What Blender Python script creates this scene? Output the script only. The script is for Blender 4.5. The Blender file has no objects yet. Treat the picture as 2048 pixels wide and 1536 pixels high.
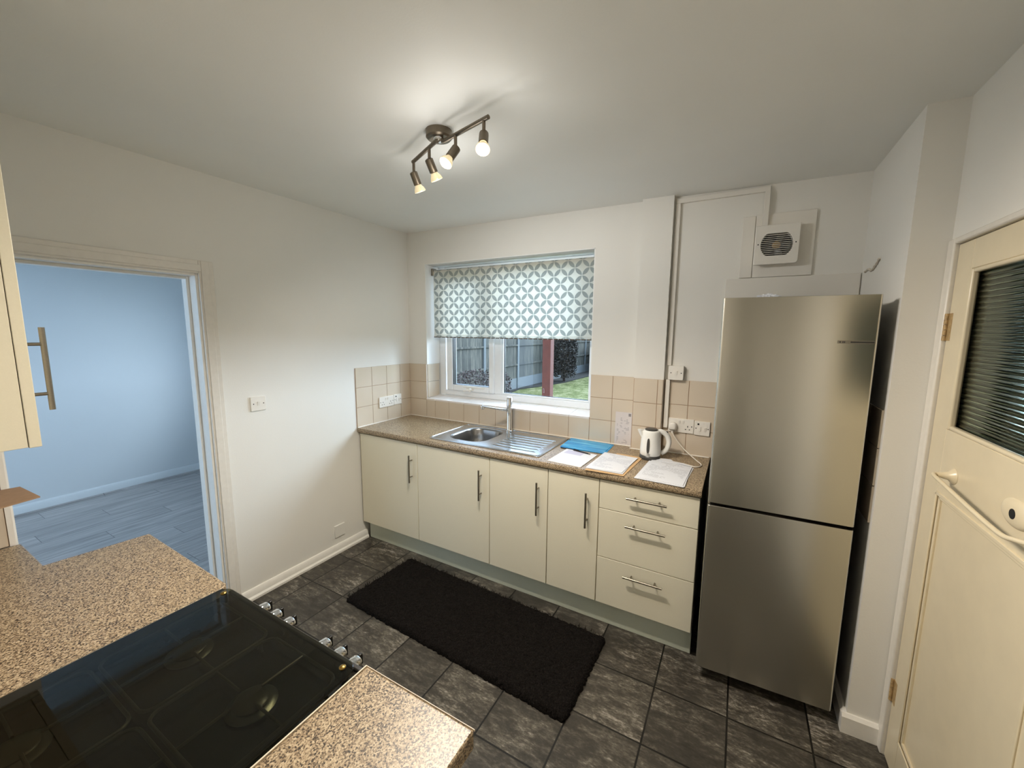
import bpy, bmesh, math, random
from mathutils import Vector, Matrix

random.seed(7)
S = bpy.context.scene
COL = S.collection
PI = math.pi
WORLD = {}            # object name -> world location of its origin

# ------------------------------------------------------------------ materials
def lin(c):
    out = []
    for v in c:
        v = v / 255.0
        out.append(v / 12.92 if v <= 0.04045 else ((v + 0.055) / 1.055) ** 2.4)
    return (out[0], out[1], out[2], 1.0)

class NT:
    """tiny helper around a node tree"""
    def __init__(self, name):
        self.m = bpy.data.materials.new(name)
        self.m.use_nodes = True
        self.t = self.m.node_tree
        self.t.nodes.clear()
        self.out = self.t.nodes.new('ShaderNodeOutputMaterial')
    def n(self, typ, **kw):
        nd = self.t.nodes.new(typ)
        for k, v in kw.items():
            setattr(nd, k, v)
        return nd
    def l(self, a, b):
        self.t.links.new(a, b)
    def put(self, sock, v):
        if hasattr(v, 'is_output') or isinstance(v, bpy.types.NodeSocket):
            self.l(v, sock)
        else:
            sock.default_value = v
    def math(self, op, a, b=0.0, c=None):
        nd = self.n('ShaderNodeMath', operation=op)
        self.put(nd.inputs[0], a)
        self.put(nd.inputs[1], b)
        if c is not None:
            self.put(nd.inputs[2], c)
        return nd.outputs[0]
    def mix(self, fac, a, b):
        nd = self.n('ShaderNodeMix', data_type='RGBA')
        self.put(nd.inputs[0], fac)
        self.put(nd.inputs[6], a)
        self.put(nd.inputs[7], b)
        return nd.outputs[2]
    def noise(self, vec, scale, detail=3.0, rough=0.55, dist=0.0):
        nd = self.n('ShaderNodeTexNoise')
        if vec is not None:
            self.l(vec, nd.inputs['Vector'])
        nd.inputs['Scale'].default_value = scale
        nd.inputs['Detail'].default_value = detail
        nd.inputs['Roughness'].default_value = rough
        nd.inputs['Distortion'].default_value = dist
        return nd.outputs['Fac']
    def ramp(self, fac, stops, interp='LINEAR'):
        nd = self.n('ShaderNodeValToRGB')
        nd.color_ramp.interpolation = interp
        els = nd.color_ramp.elements
        while len(els) < len(stops):
            els.new(0.5)
        for e, (p, c) in zip(els, stops):
            e.position = p
            e.color = c if len(c) == 4 else lin(c)
        self.l(fac, nd.inputs[0])
        return nd.outputs[0]
    def coord(self, kind='Object'):
        return self.n('ShaderNodeTexCoord').outputs[kind]
    def pos(self):
        return self.n('ShaderNodeNewGeometry').outputs['Position']
    def mapping(self, vec, scale=(1, 1, 1), rot=(0, 0, 0), loc=(0, 0, 0)):
        nd = self.n('ShaderNodeMapping')
        self.l(vec, nd.inputs[0])
        nd.inputs['Scale'].default_value = scale
        nd.inputs['Rotation'].default_value = rot
        nd.inputs['Location'].default_value = loc
        return nd.outputs[0]
    def sep(self, vec):
        nd = self.n('ShaderNodeSeparateXYZ')
        self.l(vec, nd.inputs[0])
        return nd.outputs
    def bump(self, h, strength=0.2, dist=0.002):
        nd = self.n('ShaderNodeBump')
        self.l(h, nd.inputs['Height'])
        nd.inputs['Strength'].default_value = strength
        nd.inputs['Distance'].default_value = dist
        return nd.outputs[0]
    def bsdf(self, color=None, rough=0.5, metal=0.0, normal=None, **kw):
        nd = self.n('ShaderNodeBsdfPrincipled')
        if color is not None:
            self.put(nd.inputs['Base Color'], color)
        self.put(nd.inputs['Roughness'], rough)
        self.put(nd.inputs['Metallic'], metal)
        if normal is not None:
            self.l(normal, nd.inputs['Normal'])
        for k, v in kw.items():
            self.put(nd.inputs[k.replace('_', ' ')], v)
        return nd
    def done(self, shader):
        self.l(shader.outputs[0] if hasattr(shader, 'outputs') else shader, self.out.inputs[0])
        return self.m

def plain(name, c, rough=0.5, metal=0.0, vary=0.04, scale=40.0, bump=0.0, **kw):
    t = NT(name)
    co = t.coord()
    f = t.noise(co, scale, 3.0)
    a = lin(c)
    lo = tuple(x * (1 - vary) for x in a[:3]) + (1,)
    hi = tuple(min(1, x * (1 + vary)) for x in a[:3]) + (1,)
    colr = t.ramp(f, [(0.3, lo), (0.7, hi)])
    nrm = t.bump(f, bump, 0.001) if bump else None
    return t.done(t.bsdf(colr, rough, metal, nrm, **kw))

M = {}
def wallmat(name, c, bump=0.25):
    t = NT(name)
    p = t.pos()
    f = t.noise(p, 160.0, 4.0, 0.6)
    g = t.noise(p, 1.3, 3.0)
    a = lin(c)
    colr = t.ramp(g, [(0.25, tuple(x * .965 for x in a[:3]) + (1,)), (0.75, tuple(min(1, x * 1.02) for x in a[:3]) + (1,))])
    return t.done(t.bsdf(colr, 0.6, 0, t.bump(f, bump, 0.0015), Specular_IOR_Level=0.25))
M['wall'] = wallmat('wall_paint', (230, 228, 222))
M['ceil'] = wallmat('ceiling_paint', (238, 238, 234), 0.15)
M['hallwall'] = wallmat('room_paint', (206, 210, 212), 0.1)
M['darkwall'] = wallmat('hall_paper', (120, 122, 106), 0.1)
M['reveal'] = wallmat('white_gloss', (240, 240, 238), 0.05)
M['trim'] = plain('white_gloss_trim', (236, 233, 226), 0.3, vary=.02)
M['oldtrim'] = plain('old_white_trim', (224, 219, 210), 0.35, vary=.03)
M['doorcream'] = plain('cream_gloss_door', (222, 209, 180), 0.28, vary=.03, scale=12, bump=.06)
M['upvc'] = plain('window_plastic', (240, 243, 246), 0.25, vary=.01)
M['cabinet'] = plain('cream_laminate', (226, 220, 199), 0.38, vary=.015, scale=300, bump=.04)
M['plinth'] = plain('plinth_laminate', (200, 205, 190), 0.35, vary=.015)
M['carcass'] = plain('carcass_white', (214, 208, 194), 0.5, vary=.015)
M['dark_gap'] = plain('shadow_gap_board', (40, 34, 28), 0.8)
M['nickel'] = plain('brushed_nickel', (150, 144, 132), 0.32, 1.0, vary=.05, scale=200)
M['spotmetal'] = plain('satin_nickel_spot', (122, 112, 98), 0.36, 1.0, vary=.05, scale=120)
M['chrome'] = plain('chrome', (225, 226, 228), 0.06, 1.0, vary=.01)
M['steel'] = plain('sink_steel', (200, 203, 206), 0.22, 1.0, vary=.04, scale=120, bump=.02)
M['bowl_steel_shaded'] = plain('sink_steel_shaded', (150, 150, 150), 0.28, 1.0, vary=.05, scale=90)  # sink steel again, darkened so the bowl's dim interior is in the colour
M['brass'] = plain('brass', (160, 130, 70), 0.3, 1.0)
M['white_plastic'] = plain('white_plastic', (232, 228, 220), 0.3, vary=.01)
M['white_cable'] = plain('white_cable', (226, 220, 208), 0.4, vary=.01)
M['black_plastic'] = plain('black_plastic', (18, 17, 16), 0.35)
M['dark_grey'] = plain('dark_grey_plastic', (62, 62, 60), 0.35)
M['hole'] = plain('dark_hole', (6, 6, 6), 0.8)
M['fridge_side'] = plain('fridge_side_dark', (34, 33, 32), 0.5)
M['fridge_gap'] = plain('fridge_gasket', (9, 9, 9), 0.7)
M['kettle'] = plain('kettle_plastic', (232, 232, 228), 0.22, vary=.01)
M['card'] = plain('cardboard', (150, 122, 96), 0.8, vary=.08, scale=60)
M['envelope'] = plain('manila_envelope', (206, 170, 124), 0.7, vary=.04)
M['paper'] = plain('white_paper', (224, 226, 231), 0.6, vary=.01)
M['edge_white'] = plain('laminate_edge', (214, 202, 182), 0.5)
M['alu'] = plain('aluminium_strip', (190, 175, 150), 0.3, 1.0)
M['enamel'] = plain('black_enamel', (40, 38, 33), 0.25)
M['castiron'] = plain('cast_iron', (66, 64, 57), 0.32, bump=.1)
M['alu_burner'] = plain('burner_aluminium', (110, 110, 104), 0.3, 1.0)
M['cooker_side'] = plain('cooker_side_enamel', (36, 34, 32), 0.4)
M['redwood'] = plain('red_stained_timber', (92, 42, 32), 0.7, vary=.14, scale=18, bump=.3)
M['concrete'] = plain('concrete_post', (98, 102, 104), 0.9, vary=.08, scale=25, bump=.3)
M['soil'] = plain('dark_soil', (30, 28, 24), 0.95, vary=.3, scale=20, bump=.5)
M['pole'] = plain('garden_cane', (120, 124, 108), 0.6)
M['bark'] = plain('shrub_twigs', (66, 52, 46), 0.9, vary=.2)
M['hinge'] = plain('worn_hinge', (176, 148, 104), 0.5, .1, vary=.25, scale=90)
M['board'] = wallmat('painted_board', (229, 225, 217), 0.12)
M['rust'] = plain('old_filler', (205, 196, 180), 0.9, vary=.15, scale=80, bump=.4)

# glazed wall tiles
def tilemat():
    t = NT('peach_glazed_tile')
    p = t.pos()
    g = t.noise(p, 3.0, 2.0)
    f = t.noise(p, 22.0, 2.0)
    colr = t.ramp(g, [(0.3, (206, 192, 172)), (0.7, (214, 201, 183))])
    return t.done(t.bsdf(colr, 0.12, 0, t.bump(f, 0.05, 0.002), Specular_IOR_Level=0.5))
M['tile'] = tilemat()
M['silltile'] = plain('white_sill_tile', (232, 226, 222), 0.15, vary=.015)
M['grout'] = plain('tile_grout', (178, 152, 128), 0.9, vary=.06)

# speckled laminate worktop
def worktop():
    t = NT('speckled_laminate')
    co = t.coord()
    v = t.n('ShaderNodeTexVoronoi')
    v.inputs['Scale'].default_value = 380.0
    d = t.mapping(co, (1, .8, 1))
    t.l(d, v.inputs['Vector'])
    s = t.sep(v.outputs['Color'])[0]
    f = t.noise(co, 330.0, 2.0, 0.6)
    k = t.math('ADD', t.math('MULTIPLY', s, 0.42), t.math('MULTIPLY', f, 0.75))
    colr = t.ramp(k, [(0.37, (42, 34, 26)), (0.45, (84, 69, 52)), (0.53, (138, 118, 93)), (0.66, (166, 146, 117)), (0.82, (196, 178, 149))])
    return t.done(t.bsdf(colr, 0.36, 0, t.bump(f, 0.05, 0.0005), Specular_IOR_Level=0.5))
M['worktop'] = worktop()

# dark slate floor tiles, 303 mm grid
def slate():
    t = NT('slate_floor_tile')
    p = t.pos()
    x, y, z = t.sep(p)
    G = 0.3033
    gx = t.math('DIVIDE', t.math('SUBTRACT', x, 0.160), G)
    gy = t.math('DIVIDE', t.math('SUBTRACT', y, -0.822), G)
    def edge(g):
        fr = t.math('FRACT', g)
        return t.math('MINIMUM', fr, t.math('SUBTRACT', 1.0, fr))
    e = t.math('MINIMUM', edge(gx), edge(gy))
    joint = t.math('LESS_THAN', e, 0.0125)
    cell = t.n('ShaderNodeCombineXYZ')
    t.l(t.math('FLOOR', gx), cell.inputs[0])
    t.l(t.math('FLOOR', gy), cell.inputs[1])
    wn = t.n('ShaderNodeTexWhiteNoise', noise_dimensions='3D')
    t.l(cell.outputs[0], wn.inputs['Vector'])
    off = t.n('ShaderNodeVectorMath', operation='MULTIPLY_ADD')
    t.l(wn.outputs['Color'], off.inputs[0])
    off.inputs[1].default_value = (7, 7, 7)
    t.l(p, off.inputs[2])
    streak = t.noise(t.mapping(off.outputs[0], (11, 30, 1)), 1.0, 7.0, 0.70, 0.4)
    fleck = t.noise(t.mapping(off.outputs[0], (60, 130, 1)), 1.0, 4.0, 0.7)
    patch = t.noise(off.outputs[0], 3.0, 3.0)
    k = t.math('ADD', t.math('MULTIPLY', streak, 0.75), t.math('MULTIPLY', t.math('MULTIPLY', fleck, patch), 0.75))
    k = t.math('ADD', k, t.math('MULTIPLY', wn.outputs['Value'], 0.05))
    colr = t.ramp(k, [(0.42, (46, 43, 38)), (0.57, (64, 60, 54)), (0.67, (94, 89, 80)), (0.80, (156, 150, 140))])
    colr = t.mix(joint, colr, lin((14, 12, 10)))
    rough = t.math('ADD', t.math('MULTIPLY', fleck, 0.3), 0.24)
    hgt = t.math('SUBTRACT', t.math('MULTIPLY', streak, 0.5), t.math('MULTIPLY', joint, 1.5))
    return t.done(t.bsdf(colr, rough, 0, t.bump(hgt, 0.35, 0.002), Specular_IOR_Level=0.45))
M['slate'] = slate()

# grey oak laminate in the next room, planks run along y
def planks():
    t = NT('grey_laminate_plank')
    p = t.pos()
    x, y, z = t.sep(p)
    W, L = 0.19, 1.2
    px = t.math('DIVIDE', x, W)
    row = t.math('FLOOR', px)
    py = t.math('ADD', t.math('DIVIDE', y, L), t.math('MULTIPLY', row, 0.37))
    def edge(g):
        fr = t.math('FRACT', g)
        return t.math('MINIMUM', fr, t.math('SUBTRACT', 1.0, fr))
    j = t.math('MAXIMUM', t.math('LESS_THAN', edge(px), 0.008), t.math('LESS_THAN', edge(py), 0.0012))
    cell = t.n('ShaderNodeCombineXYZ')
    t.l(row, cell.inputs[0])
    t.l(t.math('FLOOR', py), cell.inputs[1])
    wn = t.n('ShaderNodeTexWhiteNoise', noise_dimensions='3D')
    t.l(cell.outputs[0], wn.inputs['Vector'])
    off = t.n('ShaderNodeVectorMath', operation='MULTIPLY_ADD')
    t.l(wn.outputs['Color'], off.inputs[0])
    off.inputs[1].default_value = (3, 3, 3)
    t.l(p, off.inputs[2])
    g = t.noise(t.mapping(off.outputs[0], (34, 2.2, 1)), 1.0, 5.0, 0.6, 0.8)
    k = t.math('ADD', t.math('MULTIPLY', g, 0.8), t.math('MULTIPLY', wn.outputs['Value'], 0.08))
    colr = t.ramp(k, [(0.3, (134, 132, 131)), (0.5, (164, 161, 160)), (0.7, (192, 189, 187))])
    colr = t.mix(j, colr, lin((62, 62, 64)))
    return t.done(t.bsdf(colr, 0.38, 0, t.bump(g, 0.08, 0.001)))
M['planks'] = planks()

# brushed stainless front of the fridge: horizontal brushing
def brushed():
    t = NT('brushed_stainless')
    co = t.coord()
    tan = t.n('ShaderNodeTangent', direction_type='RADIAL', axis='Z')
    b = t.bsdf(lin((205, 202, 192)), 0.27, 1.0, None, Anisotropic=0.6)
    t.l(tan.outputs[0], b.inputs['Tangent'])
    b.inputs['Anisotropic Rotation'].default_value = 0.25
    return t.done(b)
M['brushed'] = brushed()

# thin clear glazing: clear view with a fresnel sheen
def glazing(name, tint, ior=1.5, rough=0.0, k=1.0):
    t = NT(name)
    tr = t.n('ShaderNodeBsdfTransparent')
    tr.inputs[0].default_value = tint
    gl = t.n('ShaderNodeBsdfGlossy')
    gl.inputs['Roughness'].default_value = rough
    fr = t.n('ShaderNodeFresnel')
    fr.inputs[0].default_value = ior
    mx = t.n('ShaderNodeMixShader')
    bf = t.n('ShaderNodeNewGeometry').outputs['Backfacing']
    t.l(t.math('MULTIPLY', t.math('MULTIPLY', fr.outputs[0], k), t.math('SUBTRACT', 1.0, bf)), mx.inputs[0])
    t.l(tr.outputs[0], mx.inputs[1])
    t.l(gl.outputs[0], mx.inputs[2])
    return t.done(mx)
M['pane'] = glazing('window_glass', (0.93, 0.95, 0.96, 1), 1.45, 0.0, .6)
M['smoked'] = glazing('smoked_glass_lid', (0.52, 0.52, 0.45, 1), 1.52, 0.01)
def reeded():
    t = NT('reeded_glass')
    g = t.n('ShaderNodeBsdfGlass')
    g.inputs['Color'].default_value = (0.80, 0.86, 0.80, 1)
    g.inputs['Roughness'].default_value = 0.07
    g.inputs['IOR'].default_value = 1.5
    return t.done(g)
M['reeded'] = reeded()

# roller blind: overlapping circle print on translucent cloth
def blind():
    t = NT('circle_print_blind')
    p = t.pos()
    x, y, z = t.sep(p)
    d = 0.1053
    s2 = d
    u = t.math('DIVIDE', t.math('ADD', t.math('SUBTRACT', x, 0.434), t.math('SUBTRACT', z, 1.676)), s2)
    v = t.math('DIVIDE', t.math('SUBTRACT', t.math('SUBTRACT', x, 0.434), t.math('SUBTRACT', z, 1.676)), s2)
    pu = t.math('ABSOLUTE', t.math('SUBTRACT', t.math('FRACT', t.math('ADD', u, 20.0)), 0.5))
    pv = t.math('ABSOLUTE', t.math('SUBTRACT', t.math('FRACT', t.math('ADD', v, 20.0)), 0.5))
    a = t.math('MAXIMUM', pu, pv)
    b = t.math('MINIMUM', pu, pv)
    q = t.math('SUBTRACT', 1.0, a)
    dist = t.math('SQRT', t.math('ADD', t.math('MULTIPLY', q, q), t.math('MULTIPLY', b, b)))
    inside = t.math('LESS_THAN', dist, 0.682)
    vein = t.math('LESS_THAN', q, 0.5)
    petal = t.math('MAXIMUM', inside, t.math('MULTIPLY', vein, 0.0))
    weave = t.noise(t.mapping(p, (600, 600, 600)), 1.0, 2.0)
    petc = t.ramp(weave, [(0.35, (184, 189, 187)), (0.65, (196, 200, 197))])
    base = t.ramp(weave, [(0.35, (232, 231, 224)), (0.65, (240, 239, 233))])
    colr = t.mix(petal, base, petc)
    df = t.n('ShaderNodeBsdfDiffuse')
    tl = t.n('ShaderNodeBsdfTranslucent')
    t.l(colr, df.inputs[0])
    t.l(colr, tl.inputs[0])
    mx = t.n('ShaderNodeMixShader')
    mx.inputs[0].default_value = 0.58
    t.l(df.outputs[0], mx.inputs[1])
    t.l(tl.outputs[0], mx.inputs[2])
    return t.done(mx)
M['blind'] = blind()
M['blindbar'] = plain('blind_hem_bar', (96, 84, 70), 0.6, vary=.3, scale=60)

# shaggy black rug
def rugmat():
    t = NT('black_shag_pile')
    co = t.coord()
    f = t.noise(co, 170.0, 3.0, 0.7)
    colr = t.ramp(f, [(0.35, (12, 11, 10)), (0.55, (26, 23, 21)), (0.75, (50, 45, 42))])
    return t.done(t.bsdf(colr, 0.95, 0, t.bump(f, 0.9, 0.006), Specular_IOR_Level=0.1))
M['rug'] = rugmat()

# printed papers: rows of grey word-like dashes, drawn in the sheet's own 0..1 frame
def printed(name, rows=24, words=26, ink=(120, 120, 130), margin=0.1, dens=0.5, top=0.95, band=None, paper=(224, 226, 231)):
    t = NT(name)
    g = t.coord('Generated')
    u, v, w = t.sep(g)
    r = t.math('MULTIPLY', v, float(rows))
    fr = t.math('FRACT', r)
    row = t.math('FLOOR', r)
    inrow = t.math('LESS_THAN', fr, 0.42)
    cell = t.n('ShaderNodeCombineXYZ')
    t.l(t.math('FLOOR', t.math('MULTIPLY', u, float(words))), cell.inputs[0])
    t.l(row, cell.inputs[1])
    wn = t.n('ShaderNodeTexWhiteNoise', noise_dimensions='3D')
    t.l(cell.outputs[0], wn.inputs['Vector'])
    on = t.math('LESS_THAN', wn.outputs['Value'], dens)
    blk = t.noise(t.mapping(g, (1.5, 5, 1)), 1.3, 1.0)
    para = t.math('GREATER_THAN', blk, 0.47)
    k = t.math('MULTIPLY', t.math('MULTIPLY', inrow, on), para)
    for c in (t.math('GREATER_THAN', u, margin), t.math('LESS_THAN', u, 1 - margin), t.math('GREATER_THAN', v, 0.07), t.math('LESS_THAN', v, top)):
        k = t.math('MULTIPLY', k, c)
    colr = t.mix(t.math('MULTIPLY', k, 0.5), lin(paper), lin(ink))
    if band:
        u0, u1, v0, v1, c = band
        kb = t.math('MULTIPLY', t.math('MULTIPLY', t.math('GREATER_THAN', u, u0), t.math('LESS_THAN', u, u1)),
                    t.math('MULTIPLY', t.math('GREATER_THAN', v, v0), t.math('LESS_THAN', v, v1)))
        colr = t.mix(kb, colr, lin(c))
    return t.done(t.bsdf(colr, 0.6, 0))
M['letter'] = printed('printed_letter', 34, 46, (140, 144, 162), .08, .8, .95)
M['forms'] = printed('printed_forms', 34, 40, (140, 140, 148), .1, .75, .93)
M['booklet'] = printed('printed_booklet', 18, 14, (120, 112, 135), .1, .8, .0, (.10, .62, .68, .95, (196, 194, 214)))
M['leaflet'] = printed('printed_leaflet', 22, 10, (120, 118, 122), .12, .5, .82, (.76, .95, .87, .96, (90, 90, 92)), (214, 206, 202))
def bluefolder():
    t = NT('blue_plastic_folder')
    g = t.coord('Generated')
    f = t.noise(t.mapping(g, (1, 9, 1)), 1.6, 2.0)
    colr = t.ramp(f, [(0.3, (4, 128, 196)), (0.52, (18, 162, 224)), (0.72, (110, 208, 242))])
    return t.done(t.bsdf(colr, 0.18, 0))
M['blue'] = bluefolder()

# outdoors
def fencemat():
    t = NT('weathered_fence_board')
    p = t.pos()
    x, y, z = t.sep(p)
    g = t.math('DIVIDE', y, 0.098)
    fr = t.math('FRACT', g)
    lap = t.math('LESS_THAN', fr, 0.1)
    cell = t.n('ShaderNodeCombineXYZ')
    t.l(t.math('FLOOR', g), cell.inputs[0])
    wn = t.n('ShaderNodeTexWhiteNoise', noise_dimensions='3D')
    t.l(cell.outputs[0], wn.inputs['Vector'])
    st = t.noise(t.mapping(p, (20, 22, 2.2)), 1.0, 4.0, .65)
    k = t.math('ADD', t.math('MULTIPLY', st, .8), t.math('MULTIPLY', wn.outputs['Value'], .2))
    colr = t.ramp(k, [(0.32, (40, 40, 38)), (0.5, (66, 66, 61)), (0.7, (98, 94, 84))])
    colr = t.mix(t.math('MULTIPLY', lap, .7), colr, lin((46, 46, 42)))
    return t.done(t.bsdf(colr, 0.85, 0, t.bump(st, 0.4, 0.004)))
M['fence'] = fencemat()
def lawnmat():
    t = NT('lawn_grass')
    p = t.pos()
    f = t.noise(p, 3.2, 5.0, .8)
    h = t.noise(p, 24.0, 5.0, .85)
    k = t.math('ADD', t.math('MULTIPLY', f, .55), t.math('MULTIPLY', h, .5))
    colr = t.ramp(k, [(0.38, (48, 54, 30)), (0.47, (78, 86, 48)), (0.55, (112, 114, 76)), (0.66, (160, 154, 126))])
    return t.done(t.bsdf(colr, 0.95, 0, t.bump(h, 0.8, 0.02), Specular_IOR_Level=0.1))
M['lawn'] = lawnmat()
def leafmat(name, a, b):
    t = NT(name)
    oi = t.coord()
    f = t.noise(oi, 14.0, 3.0)
    colr = t.ramp(f, [(0.3, a), (0.7, b)])
    return t.done(t.bsdf(colr, 0.7, 0))
M['leaf_purple'] = leafmat('purple_brown_leaf', (34, 26, 26), (78, 62, 60))
M['leaf_dark'] = leafmat('dark_evergreen_leaf', (24, 25, 22), (56, 48, 44))
M['leaf_green'] = leafmat('green_leaf', (26, 40, 22), (58, 76, 42))

def emission(name, c, s):
    t = NT(name)
    e = t.n('ShaderNodeEmission')
    e.inputs[0].default_value = c
    e.inputs[1].default_value = s
    return t.done(e)
M['bulb_hot'] = emission('lit_bulb', (1.0, 0.74, 0.42, 1), 22.0)
M['bulb_warm'] = emission('lit_lamp_glass', (1.0, 0.86, 0.58, 1), 2.2)
def reflector():
    t = NT('glass_reflector')
    e = t.n('ShaderNodeEmission')
    e.inputs[0].default_value = (1.0, 0.82, 0.5, 1)
    e.inputs[1].default_value = 0.55
    b = t.bsdf(lin((220, 205, 170)), 0.15, 0.6)
    a = t.n('ShaderNodeAddShader')
    t.l(e.outputs[0], a.inputs[0])
    t.l(b.outputs[0], a.inputs[1])
    return t.done(a)
M['reflector'] = reflector()

# ------------------------------------------------------------------ mesh helper
class MB:
    def __init__(self, mat=None):
        self.bm = bmesh.new()
        self.x = mat or Matrix.Identity(4)
    def v(self, co):
        return self.bm.verts.new(self.x @ Vector(co))
    def face(self, cos):
        return self.bm.faces.new([self.v(c) for c in cos])
    def box(self, x0, x1, y0, y1, z0, z1):
        vs = [self.v((x, y, z)) for x in (x0, x1) for y in (y0, y1) for z in (z0, z1)]
        for f in ((0, 1, 3, 2), (4, 6, 7, 5), (0, 4, 5, 1), (2, 3, 7, 6), (0, 2, 6, 4), (1, 5, 7, 3)):
            self.bm.faces.new([vs[i] for i in f])
        return self
    def loft(self, loops, cap=(True, True), closed=True):
        rings = [[self.v(c) for c in lp] for lp in loops]
        n = len(rings[0])
        for a, b in zip(rings, rings[1:]):
            for i in range(n if closed else n - 1):
                j = (i + 1) % n
                self.bm.faces.new((a[i], a[j], b[j], b[i]))
        if cap[0]:
            self.bm.faces.new(rings[0][::-1])
        if cap[1]:
            self.bm.faces.new(rings[-1])
        return self
    def prism(self, poly, z0, z1):
        return self.loft([[(p[0], p[1], z0) for p in poly], [(p[0], p[1], z1) for p in poly]])
    def rod(self, p0, p1, r0, r1=None, seg=20, cap=True):
        p0, p1 = Vector(p0), Vector(p1)
        return self.lathe([(r0, 0.0), (r0 if r1 is None else r1, (p1 - p0).length)], p0, p1 - p0, seg, cap)
    def lathe(self, prof, origin, axis=(0, 0, 1), seg=32, cap=True):
        o = Vector(origin)
        w = Vector(axis).normalized()
        u = w.orthogonal().normalized()
        t = w.cross(u)
        loops = []
        for r, h in prof:
            r = max(r, 1e-5)
            loops.append([o + w * h + u * (r * math.cos(2 * PI * i / seg)) + t * (r * math.sin(2 * PI * i / seg)) for i in range(seg)])
        return self.loft(loops, (cap, cap))
    def tube(self, pts, r, seg=10, cap=True):
        pts = [Vector(p) for p in pts]
        rs = r if isinstance(r, (list, tuple)) else [r] * len(pts)
        loops = []
        prev = None
        for i, p in enumerate(pts):
            a = pts[max(0, i - 1)]
            b = pts[min(len(pts) - 1, i + 1)]
            w = (b - a).normalized()
            u = (prev - w * prev.dot(w)) if prev is not None else w.orthogonal()
            u = u.normalized() if u.length > 1e-6 else w.orthogonal().normalized()
            prev = u
            t = w.cross(u)
            loops.append([p + u * (rs[i] * math.cos(2 * PI * k / seg)) + t * (rs[i] * math.sin(2 * PI * k / seg)) for k in range(seg)])
        return self.loft(loops, (cap, cap))
    def holed(self, outer, inner, y0, y1):
        """plate in the local x-z plane, between y0 and y1, with a hole"""
        n = 96
        def walk(loop):
            loop = [Vector((p[0], p[1])) for p in loop]
            c = Vector(((min(p.x for p in loop) + max(p.x for p in loop)) / 2, (min(p.y for p in loop) + max(p.y for p in loop)) / 2))
            return loop, c
        o, _ = walk(outer)
        i, c = walk(inner)
        def cast(loop, ang):
            d = Vector((math.cos(ang), math.sin(ang)))
            best = None
            for a, b in zip(loop, loop[1:] + loop[:1]):
                e = b - a
                den = d.x * e.y - d.y * e.x
                if abs(den) < 1e-12:
                    continue
                q = a - c
                t = (q.x * e.y - q.y * e.x) / den
                s = (q.x * d.y - q.y * d.x) / den
                if t > 0 and -1e-6 <= s <= 1 + 1e-6 and (best is None or t < best):
                    best = t
            return c + d * best
        angs = set(2 * PI * k / n for k in range(n))
        for p in o:
            angs.add(math.atan2(p.y - c.y, p.x - c.x) % (2 * PI))
        angs = sorted(angs)
        O = [cast(o, a) for a in angs]
        I = [cast(i, a) for a in angs]
        loops = [[(p.x, y0, p.y) for p in I], [(p.x, y0, p.y) for p in O], [(p.x, y1, p.y) for p in O], [(p.x, y1, p.y) for p in I], [(p.x, y0, p.y) for p in I]]
        return self.loft(loops, (False, False))

def rrect(x0, x1, y0, y1, r, seg=6):
    """rounded rectangle, r may be a tuple for (x0y0, x1y0, x1y1, x0y1)"""
    rs = r if isinstance(r, (tuple, list)) else (r,) * 4
    out = []
    for (cx, cy, a0), rr in zip(((x0, y0, PI), (x1, y0, 1.5 * PI), (x1, y1, 0), (x0, y1, .5 * PI)), rs):
        ox = cx + (rr if cx == x0 else -rr)
        oy = cy + (rr if cy == y0 else -rr)
        if rr < 1e-6:
            out.append((cx, cy))
            continue
        for k in range(seg + 1):
            a = a0 + .5 * PI * k / seg
            out.append((ox + rr * math.cos(a), oy + rr * math.sin(a)))
    return out

def smooth_path(pts, n=8):
    """Catmull-Rom through the points"""
    P = [Vector(p) for p in pts]
    P = [P[0] * 2 - P[1]] + P + [P[-1] * 2 - P[-2]]
    out = []
    for i in range(1, len(P) - 2):
        a, b, c, d = P[i - 1:i + 3]
        for k in range(n):
            t = k / n
            out.append(0.5 * ((2 * b) + (c - a) * t + (2 * a - 5 * b + 4 * c - d) * t * t + (3 * b - a - 3 * c + d) * t ** 3))
    out.append(P[-2])
    return out

def link(o, parent, loc):
    COL.objects.link(o)
    WORLD[o.name] = Vector(loc)
    if parent is not None:
        o.parent = parent
        o.location = Vector(loc) - WORLD[parent.name]
    else:
        o.location = loc

def obj(name, mb, mat, parent=None, bevel=0.0, seg=2, angle=35, label=None, center=False):
    bm = mb.bm
    bmesh.ops.recalc_face_normals(bm, faces=bm.faces[:])
    xs = [v.co for v in bm.verts]
    lo = Vector([min(c[i] for c in xs) for i in range(3)])
    hi = Vector([max(c[i] for c in xs) for i in range(3)])
    c = (lo + hi) / 2
    if not center:
        c.z = lo.z
    bmesh.ops.translate(bm, verts=bm.verts[:], vec=-c)
    me = bpy.data.meshes.new(name)
    bm.to_mesh(me)
    bm.free()
    me.materials.append(M[mat] if isinstance(mat, str) else mat)
    me.polygons.foreach_set('use_smooth', [True] * len(me.polygons))
    me.set_sharp_from_angle(angle=math.radians(angle))
    o = bpy.data.objects.new(name, me)
    link(o, parent, c)
    if bevel:
        b = o.modifiers.new('bevel', 'BEVEL')
        b.width = bevel
        b.segments = seg
        b.limit_method = 'ANGLE'
        b.angle_limit = math.radians(40)
    if label:
        o['label'] = label
    return o

def thing(name, label, cat, loc, group=None):
    o = bpy.data.objects.new(name, None)
    o.empty_display_size = 0.05
    link(o, None, loc)
    return tag(o, label, cat, group)

def tag(o, label, cat, group=None):
    o['label'] = label
    o['category'] = cat
    if group:
        o['group'] = group
    return o

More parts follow.
